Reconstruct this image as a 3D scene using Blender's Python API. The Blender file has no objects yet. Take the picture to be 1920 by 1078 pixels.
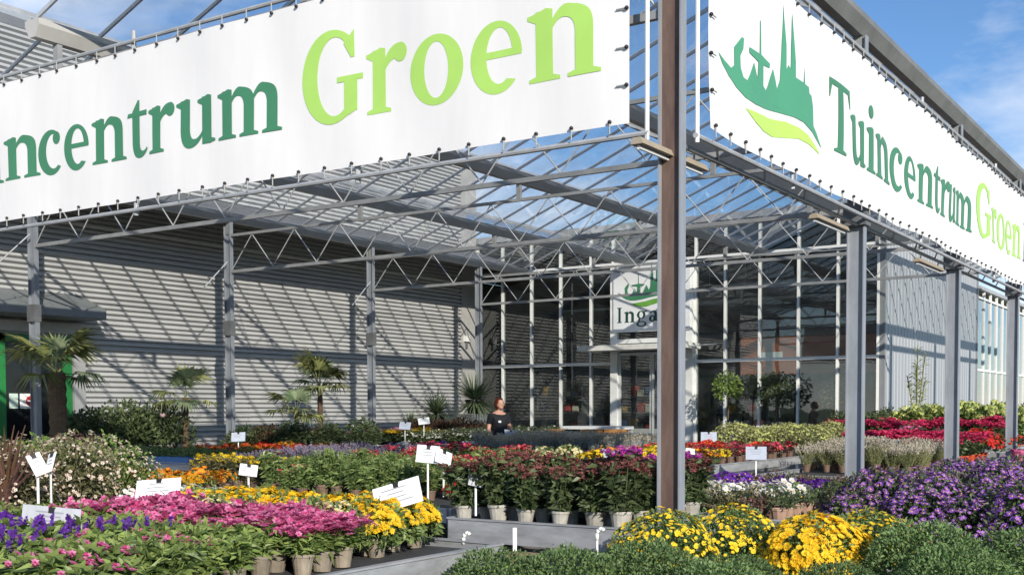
import bpy, bmesh, math, random
import numpy as np
from mathutils import Matrix, Vector

# ------------------------------------------------------------------ camera, sky, sun, exposure
SC = bpy.context.scene
COL = SC.collection
rad = math.radians
YAW, PIT, ROL = 0.5822, -0.041, -0.0026
CAMLOC = Vector((3.6282, -7.63, 1.5))
cam = bpy.data.cameras.new("camera")
cam.sensor_width = 36.0
cam.lens = 36.0 * 2142.4 / 1920.0
cam.shift_y = (855.94 - 539.0) / 1920.0
cam.clip_end = 5000
camo = bpy.data.objects.new("camera", cam)
COL.objects.link(camo)
_F = Vector((-math.sin(YAW), math.cos(YAW), 0)); _R = Vector((math.cos(YAW), math.sin(YAW), 0)); _Z = Vector((0, 0, 1))
_F2 = _F * math.cos(PIT) + _Z * math.sin(PIT); _U2 = _Z * math.cos(PIT) - _F * math.sin(PIT)
_R3 = _R * math.cos(ROL) + _U2 * math.sin(ROL); _U3 = _U2 * math.cos(ROL) - _R * math.sin(ROL)
camo.matrix_world = Matrix(((_R3.x, _U3.x, -_F2.x, CAMLOC.x), (_R3.y, _U3.y, -_F2.y, CAMLOC.y), (_R3.z, _U3.z, -_F2.z, CAMLOC.z), (0, 0, 0, 1)))
SC.camera = camo

SUN = Vector((1.0, -0.75, 0.50)).normalized()      # towards the sun
SUN_EL = math.asin(SUN.z); SUN_AZ = math.atan2(SUN.x, SUN.y)
w = bpy.data.worlds.new("World"); SC.world = w; w.use_nodes = True
nt = w.node_tree; nt.nodes.clear()
out = nt.nodes.new("ShaderNodeOutputWorld"); bg = nt.nodes.new("ShaderNodeBackground")
sky = nt.nodes.new("ShaderNodeTexSky"); sky.sky_type = 'NISHITA'; sky.sun_disc = False
sky.sun_elevation = SUN_EL; sky.sun_rotation = SUN_AZ; sky.air_density = 1.0; sky.dust_density = 0.0; sky.ozone_density = 6.0
tc = nt.nodes.new("ShaderNodeTexCoord"); mp = nt.nodes.new("ShaderNodeMapping"); mp.inputs['Scale'].default_value = (1.0, 1.0, 2.6)
mp.inputs['Location'].default_value = (1.3, 0.4, 0.2)
nz = nt.nodes.new("ShaderNodeTexNoise"); nz.inputs['Scale'].default_value = 2.6; nz.inputs['Detail'].default_value = 9; nz.inputs['Roughness'].default_value = 0.58
cr = nt.nodes.new("ShaderNodeValToRGB"); cr.color_ramp.elements[0].position = 0.47; cr.color_ramp.elements[1].position = 0.70
mx = nt.nodes.new("ShaderNodeMix"); mx.data_type = 'RGBA'
mx.inputs['B'].default_value = (7.2, 7.4, 7.8, 1)
gm = nt.nodes.new("ShaderNodeMath"); gm.operation = 'MULTIPLY'; gm.inputs[1].default_value = 0.85
nt.links.new(tc.outputs['Generated'], mp.inputs['Vector']); nt.links.new(mp.outputs[0], nz.inputs['Vector'])
nt.links.new(nz.outputs['Fac'], cr.inputs[0]); nt.links.new(cr.outputs[0], gm.inputs[0]); nt.links.new(gm.outputs[0], mx.inputs['Factor'])
nt.links.new(sky.outputs[0], mx.inputs['A']); nt.links.new(mx.outputs['Result'], bg.inputs[0]); bg.inputs[1].default_value = 0.13
nt.links.new(bg.outputs[0], out.inputs[0])

sl = bpy.data.lights.new("sun", 'SUN'); sl.energy = 4.6; sl.angle = rad(0.5); sl.color = (1.0, 0.93, 0.83)
so = bpy.data.objects.new("sun", sl); COL.objects.link(so)
so.rotation_euler = (-SUN).to_track_quat('-Z', 'Y').to_euler()
SC.view_settings.view_transform = 'Standard'; SC.view_settings.look = 'None'
SC.view_settings.exposure = 0.22; SC.view_settings.gamma = 1.0; SC.view_settings.use_curve_mapping = False
SC.cycles.use_denoising = True
SC.cycles.max_bounces = 7; SC.cycles.transparent_max_bounces = 24
SC.cycles.sample_clamp_indirect = 6.0
SC.cycles.caustics_reflective = False; SC.cycles.caustics_refractive = False

# ------------------------------------------------------------------ helpers
RNG = np.random.default_rng(7)
random.seed(7)

def new_mat(name):
    m = bpy.data.materials.new(name); m.use_nodes = True
    n = m.node_tree.nodes; b = n['Principled BSDF']
    return m, n, m.node_tree.links, b

def M(name, rgb, rough=0.6, metal=0.0, var=0.12, scale=6.0, bump=0.0, rgb2=None, bscale=None, spec=0.5, stretch=None, objrand=0.0):
    m, n, l, b = new_mat(name)
    b.inputs['Roughness'].default_value = rough; b.inputs['Metallic'].default_value = metal
    b.inputs['Specular IOR Level'].default_value = spec
    t = n.new("ShaderNodeTexCoord"); nz = n.new("ShaderNodeTexNoise"); nz.inputs['Scale'].default_value = scale
    nz.inputs['Detail'].default_value = 6; nz.inputs['Roughness'].default_value = 0.65
    src = t.outputs['Object']
    if stretch:
        mp = n.new("ShaderNodeMapping"); mp.inputs['Scale'].default_value = stretch
        l.new(src, mp.inputs[0]); src = mp.outputs[0]
    l.new(src, nz.inputs['Vector'])
    cr = n.new("ShaderNodeValToRGB"); cr.color_ramp.elements[0].position = 0.3; cr.color_ramp.elements[1].position = 0.7
    c2 = rgb2 if rgb2 else tuple(c * (1 - var) for c in rgb)
    c1 = rgb if rgb2 else tuple(min(1, c * (1 + var)) for c in rgb)
    cr.color_ramp.elements[0].color = (*c2, 1); cr.color_ramp.elements[1].color = (*c1, 1)
    l.new(nz.outputs['Fac'], cr.inputs[0])
    last = cr.outputs[0]
    if objrand:
        oi = n.new("ShaderNodeObjectInfo"); hv = n.new("ShaderNodeHueSaturation")
        mr = n.new("ShaderNodeMapRange"); mr.inputs['To Min'].default_value = 1 - objrand; mr.inputs['To Max'].default_value = 1 + objrand
        l.new(oi.outputs['Random'], mr.inputs['Value']); l.new(mr.outputs[0], hv.inputs['Value']); l.new(last, hv.inputs['Color']); last = hv.outputs[0]
    l.new(last, b.inputs['Base Color'])
    if bump:
        bz = n.new("ShaderNodeTexNoise"); bz.inputs['Scale'].default_value = bscale or scale * 6; bz.inputs['Detail'].default_value = 5
        l.new(src, bz.inputs['Vector'])
        bp = n.new("ShaderNodeBump"); bp.inputs['Strength'].default_value = bump; bp.inputs['Distance'].default_value = 0.01
        l.new(bz.outputs['Fac'], bp.inputs['Height']); l.new(bp.outputs[0], b.inputs['Normal'])
    return m

def LEAF(name, c1, c2, rough=0.5, trans=0.25, spec=0.35, pos=(0.0, 1.0), c3=None):
    """leaf or petal: colour differs from piece to piece, some light comes through"""
    m, n, l, b = new_mat(name)
    g = n.new("ShaderNodeNewGeometry"); cr = n.new("ShaderNodeValToRGB")
    cr.color_ramp.elements[0].color = (*c1, 1); cr.color_ramp.elements[1].color = (*c2, 1)
    cr.color_ramp.elements[0].position, cr.color_ramp.elements[1].position = pos
    if c3:
        e = cr.color_ramp.elements.new(0.92); e.color = (*c3, 1)
        cr.color_ramp.elements[1].position = 0.8
    l.new(g.outputs['Random Per Island'], cr.inputs[0])
    oi = n.new("ShaderNodeObjectInfo"); hv = n.new("ShaderNodeHueSaturation")
    mr = n.new("ShaderNodeMapRange"); mr.inputs['To Min'].default_value = 0.8; mr.inputs['To Max'].default_value = 1.2
    l.new(oi.outputs['Random'], mr.inputs['Value']); l.new(mr.outputs[0], hv.inputs['Value']); l.new(cr.outputs[0], hv.inputs['Color'])
    l.new(hv.outputs[0], b.inputs['Base Color']); b.inputs['Roughness'].default_value = rough; b.inputs['Specular IOR Level'].default_value = spec
    tr = n.new("ShaderNodeBsdfTranslucent"); l.new(hv.outputs[0], tr.inputs[0])
    mix = n.new("ShaderNodeMixShader"); mix.inputs[0].default_value = trans
    l.new(b.outputs[0], mix.inputs[1]); l.new(tr.outputs[0], mix.inputs[2])
    l.new(mix.outputs[0], n['Material Output'].inputs[0])
    return m

def GLASS(name, tint=(0.93, 0.96, 0.95), refl=1.0, dirt=0.0, dirtcol=(0.5, 0.52, 0.52), rough=0.01, wav=0.0):
    m, n, l, b = new_mat(name); n.remove(b)
    tr = n.new("ShaderNodeBsdfTransparent"); tr.inputs[0].default_value = (*tint, 1)
    gl = n.new("ShaderNodeBsdfGlossy"); gl.inputs['Roughness'].default_value = rough
    lw = n.new("ShaderNodeLayerWeight"); lw.inputs['Blend'].default_value = 0.5
    pw_ = n.new("ShaderNodeMath"); pw_.operation = 'POWER'; pw_.inputs[1].default_value = 5.0; l.new(lw.outputs['Facing'], pw_.inputs[0])
    ma = n.new("ShaderNodeMath"); ma.operation = 'MULTIPLY_ADD'; ma.inputs[1].default_value = 0.96; ma.inputs[2].default_value = 0.04; l.new(pw_.outputs[0], ma.inputs[0])
    mu = n.new("ShaderNodeMath"); mu.operation = 'MULTIPLY'; mu.use_clamp = True; mu.inputs[1].default_value = refl
    l.new(ma.outputs[0], mu.inputs[0])
    mix = n.new("ShaderNodeMixShader"); l.new(mu.outputs[0], mix.inputs[0]); l.new(tr.outputs[0], mix.inputs[1]); l.new(gl.outputs[0], mix.inputs[2])
    last = mix.outputs[0]
    t = n.new("ShaderNodeTexCoord")
    if wav:
        nz = n.new("ShaderNodeTexNoise"); nz.inputs['Scale'].default_value = 0.9; l.new(t.outputs['Object'], nz.inputs['Vector'])
        bp = n.new("ShaderNodeBump"); bp.inputs['Strength'].default_value = wav; bp.inputs['Distance'].default_value = 0.02
        l.new(nz.outputs['Fac'], bp.inputs['Height']); l.new(bp.outputs[0], gl.inputs['Normal'])
    if dirt:
        di = n.new("ShaderNodeBsdfTranslucent"); di.inputs[0].default_value = (*dirtcol, 1)
        df = n.new("ShaderNodeBsdfDiffuse"); df.inputs[0].default_value = (*dirtcol, 1)
        ad = n.new("ShaderNodeMixShader"); l.new(di.outputs[0], ad.inputs[1]); l.new(df.outputs[0], ad.inputs[2])
        nz = n.new("ShaderNodeTexNoise"); nz.inputs['Scale'].default_value = 2.2; nz.inputs['Detail'].default_value = 8
        oi = n.new("ShaderNodeObjectInfo"); va = n.new("ShaderNodeVectorMath"); va.operation = 'ADD'
        l.new(t.outputs['Object'], va.inputs[0]); l.new(oi.outputs['Location'], va.inputs[1]); l.new(va.outputs[0], nz.inputs['Vector'])
        mr = n.new("ShaderNodeMapRange"); mr.inputs['From Min'].default_value = 0.35; mr.inputs['From Max'].default_value = 0.7
        mr.inputs['To Min'].default_value = dirt * 0.45; mr.inputs['To Max'].default_value = dirt * 1.5
        l.new(nz.outputs['Fac'], mr.inputs['Value'])
        m2 = n.new("ShaderNodeMixShader"); l.new(mr.outputs[0], m2.inputs[0]); l.new(last, m2.inputs[1]); l.new(ad.outputs[0], m2.inputs[2]); last = m2.outputs[0]
    l.new(last, n['Material Output'].inputs[0])
    return m

class MB:
    """collects boxes, bars, tubes, strips; build() makes one mesh"""
    def __init__(s): s.v = []; s.f = []; s.mi = []
    def add(s, vs, fs, mi=0):
        o = len(s.v); s.v += [tuple(p) for p in vs]
        for f in fs: s.f.append(tuple(o + i for i in f)); s.mi.append(mi)
        return s
    def box(s, x0, x1, y0, y1, z0, z1, mi=0):
        return s.add([(x0,y0,z0),(x1,y0,z0),(x1,y1,z0),(x0,y1,z0),(x0,y0,z1),(x1,y0,z1),(x1,y1,z1),(x0,y1,z1)],
            [(3,2,1,0),(4,5,6,7),(0,1,5,4),(1,2,6,5),(2,3,7,6),(3,0,4,7)], mi)
    def bar(s, p, q, w, h, up=(0,0,1), mi=0):
        p = Vector(p); q = Vector(q); d = (q - p).normalized(); up = Vector(up)
        if abs(d.dot(up)) > 0.98: up = Vector((1,0,0))
        a = d.cross(up).normalized() * w / 2; b = a.normalized().cross(d).normalized() * h / 2
        vs = [p-a-b,p+a-b,p+a+b,p-a+b,q-a-b,q+a-b,q+a+b,q-a+b]
        return s.add(vs, [(3,2,1,0),(4,5,6,7),(0,1,5,4),(1,2,6,5),(2,3,7,6),(3,0,4,7)], mi)
    def tube(s, p, q, r, n=8, r2=None, mi=0, caps=True):
        p = Vector(p); q = Vector(q); d = (q - p).normalized(); r2 = r if r2 is None else r2
        up = Vector((0,0,1)) if abs(d.z) < 0.95 else Vector((1,0,0))
        a = d.cross(up).normalized(); b = a.cross(d).normalized(); vs = []
        for (c, rr) in ((p, r), (q, r2)):
            for i in range(n):
                t = 2*math.pi*i/n; vs.append(c + a*math.cos(t)*rr + b*math.sin(t)*rr)
        fs = [(i, (i+1) % n, n+(i+1) % n, n+i) for i in range(n)]
        if caps: fs += [tuple(range(n-1, -1, -1)), tuple(range(n, 2*n))]
        return s.add(vs, fs, mi)
    def lathe(s, prof, n=12, c=(0,0,0), mi=0):
        vs = []; fs = []
        for (r, z) in prof:
            for i in range(n):
                t = 2*math.pi*i/n; vs.append((c[0]+r*math.cos(t), c[1]+r*math.sin(t), c[2]+z))
        for k in range(len(prof)-1):
            for i in range(n): fs.append((k*n+i, k*n+(i+1) % n, (k+1)*n+(i+1) % n, (k+1)*n+i))
        return s.add(vs, fs, mi)
    def mesh(s, name, mats, smooth=False):
        me = bpy.data.meshes.new(name); me.from_pydata(s.v, [], s.f)
        for m in (mats if isinstance(mats, (list, tuple)) else [mats]): me.materials.append(m)
        me.polygons.foreach_set('material_index', s.mi)
        if smooth: me.polygons.foreach_set('use_smooth', [True]*len(me.polygons))
        me.update(); return me
    def build(s, name, mats, parent=None, smooth=False, **kw): return obj(name, s.mesh(name, mats, smooth), parent, **kw)

def obj(name, data, parent=None, loc=None, rot=None, scale=None, label=None, cat=None, group=None, kind=None):
    o = bpy.data.objects.new(name, data); COL.objects.link(o)
    if parent is not None: o.parent = parent
    if loc is not None: o.location = loc
    if rot is not None: o.rotation_euler = rot
    if scale is not None: o.scale = (scale,)*3 if isinstance(scale, (int, float)) else scale
    if label: o['label'] = label
    if cat: o['category'] = cat
    if group: o['group'] = group
    if kind: o['kind'] = kind
    return o

def thing(name, label, cat, loc=(0,0,0), rotz=0, group=None, scale=None):
    o = obj(name, None, None, loc, (0,0,rotz), scale, label, cat, group); o.empty_display_size = 0.2
    return o

# ------------------------------------------------------------------ materials of the structure
GALV = M("galvanised_steel", (0.46,0.47,0.48), 0.5, 0.3, 0.18, 5, 0.05)
GALV_D = M("weathered_steel", (0.20,0.205,0.21), 0.55, 0.4, 0.25, 4, 0.05)
ALU = M("aluminium", (0.62,0.63,0.63), 0.45, 0.25, 0.1, 8)
RUST = M("rusty_brown_paint", (0.19,0.125,0.095), 0.6, 0.05, 0.3, 9, 0.2, rgb2=(0.085,0.05,0.042), stretch=(1,1,0.2))
WHITE = M("white_coated_steel", (0.86,0.86,0.83), 0.4, 0, 0.05, 5)
PVC = M("banner_cloth", (0.81,0.79,0.775), 0.55, 0, 0.035, 2.2, 0.10, bscale=1.6, stretch=(2.0,2.0,0.35))
PVC2 = M("banner_cloth_bright", (0.84,0.835,0.81), 0.5, 0, 0.035, 2.2, 0.10, bscale=1.6, stretch=(2.0,2.0,0.35))
GREEN_D = M("print_dark_green", (0.055,0.225,0.115), 0.5, 0, 0.06, 2)
GREEN_L = M("print_light_green", (0.42,0.69,0.14), 0.5, 0, 0.05, 2)
GREEN_M = M("print_mid_green", (0.075,0.33,0.18), 0.5, 0, 0.04, 2)
GREEN_Y = M("print_yellow_green", (0.50,0.80,0.13), 0.5, 0, 0.04, 2)
GREY_P = M("print_grey_blue", (0.12,0.17,0.19), 0.5)
BLACK = M("black_rubber", (0.015,0.015,0.016), 0.5)
CLAD = M("grey_corrugated_cladding", (0.56,0.558,0.55), 0.5, 0.0, 0.10, 1.5, stretch=(1,0.15,1), objrand=0.06)
CLAD_V = M("grey_wall_panel", (0.36,0.38,0.40), 0.5, 0.15, 0.05, 1.2, stretch=(1,1,0.15), objrand=0.04)
TRIM = M("grey_trim", (0.24,0.25,0.26), 0.5, 0.1, 0.1, 3)
AWN = M("zinc_awning", (0.24,0.26,0.265), 0.5, 0.05, 0.12, 3)
DGREEN = M("green_door_paint", (0.02,0.20,0.05), 0.45)
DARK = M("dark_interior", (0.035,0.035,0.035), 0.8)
DGLASS = M("dark_door_glass", (0.012,0.014,0.016), 0.12, 0, 0.1, 2)
ROOFGLASS = GLASS("roof_glass", (0.975,0.985,0.985), 1.0, 0.085, (0.62,0.63,0.65))
FACGLASS = GLASS("facade_glass", (0.88,0.92,0.91), 2.3, 0.03, (0.45,0.46,0.46), 0.01, 0.12)
SOIL = M("potting_soil", (0.03,0.022,0.016), 0.95, bump=0.5)
CONC = M("grey_paving", (0.27,0.26,0.245), 0.85, 0, 0.2, 1.5, 0.25, bscale=30)
FIELD = M("rough_grass_field", (0.07,0.10,0.03), 0.9, 0, 0.3, 0.1)
DECK = M("bench_mat", (0.055,0.057,0.06), 0.7, 0, 0.25, 6, 0.2)
RIM = M("bench_aluminium", (0.40,0.41,0.42), 0.5, 0.35, 0.3, 3, 0.08, stretch=(1,1,4))
WOODB = M("raw_timber", (0.33,0.22,0.12), 0.7, 0, 0.2, 6, stretch=(1,8,8))
CARDW = M("white_card", (0.82,0.82,0.80), 0.4, 0, 0.03, 10)
CARDG = M("grey_blue_card", (0.42,0.46,0.54), 0.35, 0, 0.06, 10)
CARDB = M("weathered_card", (0.46,0.47,0.50), 0.4, 0, 0.12, 12)
INK = M("grey_print", (0.30,0.31,0.34), 0.6)
TAN = M("tan_lamp_housing", (0.36,0.30,0.22), 0.5)

# ------------------------------------------------------------------ ground
b = MB(); b.add([(-900,-900,-0.012),(900,-900,-0.012),(900,900,-0.012),(-900,900,-0.012)], [(0,1,2,3)])
b.build('ground', FIELD, kind='structure')
b = MB(); b.add([(-16,-14,0),(9,-14,0),(9,34,0),(-16,34,0)], [(0,1,2,3)])
b.build('pavement', CONC, kind='structure')

# ------------------------------------------------------------------ the open glass canopy
SP = 3.58; NSP = 4; YB = 20.30; Y0R = -0.30; ZG = 5.56; RISE = 0.70
canopy = thing('glass_canopy', 'open-sided glass roofed steel canopy over the flower benches', 'canopy')
# H-section posts: flanges across X, the web between them facing the front
def hpost(h, d=0.18, wf=0.095, t=0.012):
    web = MB().box(-d/2+t, d/2-t, -t/2, t/2, 0, h)
    fl = MB().box(-d/2, -d/2+t, -wf/2, wf/2, 0, h).box(d/2-t, d/2, -wf/2, wf/2, 0, h)
    return web, fl
POSTM = M("post_galvanised", (0.31,0.33,0.36), 0.5, 0.2, 0.22, 5, 0.08, stretch=(1,1,0.3))
web, fl = hpost(5.38)
cp = fl.build('post', [POSTM], canopy); cp['label'] = 'corner post with rusty brown web'
web.build('rusty_web', RUST, cp)
web, fl = hpost(5.38); fl.box(-0.078, 0.078, -0.006, 0.006, 0, 5.38)
pm = fl.mesh('post', POSTM)
plate = MB().box(-0.13,0.13,-0.13,0.13,0.0,0.015).mesh('base_plate', GALV_D)
cap = MB().box(-0.12,0.12,-0.09,0.09,3.42,3.66).mesh('bracket', GALV_D)
for y in (4.5, 9.0, 13.5, 18.0, 22.5, 27.0):
    p = obj('post', pm, canopy, (0, y, 0)); obj('base_plate', plate, p); obj('bracket', cap, p)
for y in (0.0, 4.5, 9.0, 13.5, 18.0):
    p = obj('post', pm, canopy, (-14.32, y, 0)); obj('base_plate', plate, p)
obj('base_plate', plate, cp)
# bracing sleeve on the left posts
sleeve = MB().box(-0.105,0.105,-0.07,0.07,3.05,3.35).mesh('bracket', GALV_D)
for y in (4.5, 9.0, 13.5): obj('bracket', sleeve, canopy, (-14.32, y, 0))
# gutters
gm_ = MB()
gm_.add([(-0.05,Y0R,5.38),(0.05,Y0R,5.38),(0.12,Y0R,5.50),(0.12,Y0R,5.56),(-0.12,Y0R,5.56),(-0.12,Y0R,5.50),
         (-0.05,YB,5.38),(0.05,YB,5.38),(0.12,YB,5.50),(0.12,YB,5.56),(-0.12,YB,5.56),(-0.12,YB,5.50)],
        [(0,1,7,6),(1,2,8,7),(2,3,9,8),(3,4,10,9),(4,5,11,10),(5,0,6,11),(5,4,3,2,1,0),(6,7,8,9,10,11)])
gmesh = gm_.mesh('gutter', M("gutter_steel", (0.50,0.49,0.46), 0.55, 0.0, 0.12, 3))
for k in range(1, NSP+1): obj('gutter', gmesh, canopy, (-k*SP, 0, 0))
gmesh2 = gmesh.copy(); gmesh2.materials[0] = M("edge_gutter_steel", (0.20,0.20,0.19), 0.5, 0.1, 0.2, 3)
obj('gutter', gmesh2, canopy, (0, 0, 0)); obj('gutter', gmesh2, canopy, (0, YB-Y0R, 0), scale=(1,0.55,1))
# ridges
rm = MB().box(-0.03,0.03,Y0R,YB,ZG+RISE-0.02,ZG+RISE+0.05).mesh('ridge', GALV)
for k in range(NSP): obj('ridge', rm, canopy, (-(k+0.5)*SP, 0, 0))
# panes and glazing bars
ANG = math.atan2(RISE, SP/2); SL = math.hypot(RISE, SP/2) - 0.10; PW = 0.76
npan = 27; Y0 = Y0R + 0.02
pane = MB().box(0.0, SL, 0.014, PW-0.014, -0.002, 0.002).mesh('roof_pane', ROOFGLASS)
gbar = MB().box(0.0, SL, -0.013, 0.013, -0.032, 0.012).mesh('glazing_bar', M("glazing_bar_alu", (0.60,0.61,0.61), 0.4, 0.4, 0.08, 8))
def slope(x, s):
    for i in range(npan+1):
        y = Y0 + i*PW
        obj('glazing_bar', gbar, canopy, (x, y, ZG+0.03), (0, -ANG, 0) if s > 0 else (0, -ANG, math.pi))
        if i < npan: obj('roof_pane', pane, canopy, (x, y if s > 0 else y+PW, ZG+0.032), (0, -ANG, 0) if s > 0 else (0, -ANG, math.pi))
for k in range(NSP):
    slope(-(k+1)*SP + 0.06, 1); slope(-k*SP - 0.06, -1)
for i in range(npan, npan+14):                    # the outer span runs on beside the shop
    y = Y0 + i*PW
    for x, s_ in ((-SP+0.06, 1), (-0.06, -1)):
        obj('glazing_bar', gbar, canopy, (x, y+PW, ZG+0.03), (0, -ANG, 0) if s_ > 0 else (0, -ANG, math.pi))
        obj('roof_pane', pane, canopy, (x, y if s_ > 0 else y+PW, ZG+0.032), (0, -ANG, 0) if s_ > 0 else (0, -ANG, math.pi))
MB().add([(-14.40,-0.3,5.60),(-16.02,-0.3,6.18),(-16.02,20.3,6.18),(-14.40,20.3,5.60),(-14.40,-0.3,5.57),(-16.02,-0.3,6.15),(-16.02,20.3,6.15),(-14.40,20.3,5.57)],
    [(0,1,2,3),(7,6,5,4),(0,4,5,1),(1,5,6,2),(2,6,7,3),(3,7,4,0)]).build('sheet_roof', GALV_D, canopy)
# lattice trusses
ZB, ZT = 4.36, 5.10
chord = MB().box(-NSP*SP+0.09, -0.09, -0.025, 0.025, ZB-0.03, ZB+0.03).box(-NSP*SP+0.09, -0.09, -0.025, 0.025, ZT-0.025, ZT+0.025)
for k in range(NSP+1): chord.box(-k*SP-0.04, -k*SP+0.04, -0.03, 0.03, ZT+0.025, 5.38)
chm = chord.mesh('truss', M("truss_steel", (0.33,0.335,0.335), 0.5, 0.2, 0.2, 3))
WEBM = M('web_steel', (0.50,0.505,0.505), 0.5, 0.2, 0.15, 6)
nb = 24; stp = (NSP*SP-0.2)/nb
dg1 = MB().tube((0,0,ZB+0.03),(-stp,0,ZT-0.02),0.0105,6).mesh('diagonal', WEBM)
dg2 = MB().tube((0,0,ZT-0.02),(-stp,0,ZB+0.03),0.0105,6).mesh('diagonal', WEBM)
for y in (0.0, 4.5, 9.0, 13.5, 18.0):
    t = obj('truss', chm, canopy, (0, y, 0))
    for i in range(nb): obj('diagonal', dg1 if i % 2 == 0 else dg2, t, (-0.1-i*stp, 0, 0))
# purlin rail behind the left posts and wind braces
MB().tube((-15.93,-0.2,5.17),(-15.93,20.2,5.17),0.05,8).build('rail', M("pale_rail", (0.62,0.62,0.60),0.5), canopy)
for y in (4.5, 9.0, 13.5):
    MB().tube((-14.25,y-0.1,4.55),(-14.25,y-0.75,3.95),0.012,6).build('brace', ALU, canopy)
# edge beam along the right side, under the banner
MB().box(-0.035,0.035,0.09,29.5,4.98,5.10).build('edge_beam', GALV_D, canopy)

# ------------------------------------------------------------------ lettering made of strokes
def ell(cx, cy, rx, ry, a0, a1, n=28):
    return [(cx+rx*math.cos(rad(a0+(a1-a0)*i/n)), cy+ry*math.sin(rad(a0+(a1-a0)*i/n))) for i in range(n+1)]
def strip(o, i): return [(o[k], o[k+1], i[k+1], i[k]) for k in range(len(o)-1)]
def rect(x0, x1, y0, y1): return [((x0,y0),(x1,y0),(x1,y1),(x0,y1))]
def bez(p0, p1, p2, p3, n=14):
    r = []
    for k in range(n+1):
        t = k/n; a = (1-t)**3; b_ = 3*t*(1-t)**2; c = 3*t*t*(1-t); d = t**3
        r.append((a*p0[0]+b_*p1[0]+c*p2[0]+d*p3[0], a*p0[1]+b_*p1[1]+c*p2[1]+d*p3[1]))
    return r
S = 0.285
def stem(x, y0=0.0, y1=1.0, flag=True, ser=True, w=S):
    g = [rect(x, x+w, y0, y1)]
    if flag: g.append([((x-0.14, y1-0.10),(x+0.01, y1-0.17),(x+w, y1-0.0),(x+w*0.6, y1+0.03)), ((x-0.14,y1-0.10),(x+w*0.6,y1+0.03),(x+w*0.3,y1+0.0),(x-0.14,y1-0.05))])
    if ser: g.append([((x-0.12,y0),(x+w+0.12,y0),(x+w+0.12,y0+0.05),(x+w,y0+0.085)), ((x-0.12,y0),(x+w,y0+0.085),(x,y0+0.085),(x-0.12,y0+0.05))])
    return g
def arch(x, gap):          # from a stem whose right edge is x, to a new stem at x+gap
    r = x+gap+S
    o = bez((x-0.04,0.74),(x+0.12,1.02),(x+gap*0.55,1.06),(x+gap*0.85,1.02),10) + bez((x+gap*0.85,1.02),(r-0.05,0.97),(r,0.86),(r,0.62),10)[1:]
    i = bez((x-0.04,0.62),(x+0.08,0.80),(x+gap*0.35,0.87),(x+gap*0.6,0.85),10) + bez((x+gap*0.6,0.85),(x+gap*0.85,0.84),(x+gap,0.76),(x+gap,0.60),10)[1:]
    return [strip(o, i), rect(x+gap, r, 0, 0.63)]
def ser(x): return [[((x-0.12,0),(x+S+0.12,0),(x+S+0.12,0.05),(x+S,0.085)), ((x-0.12,0),(x+S,0.085),(x,0.085),(x-0.12,0.05))]]
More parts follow.
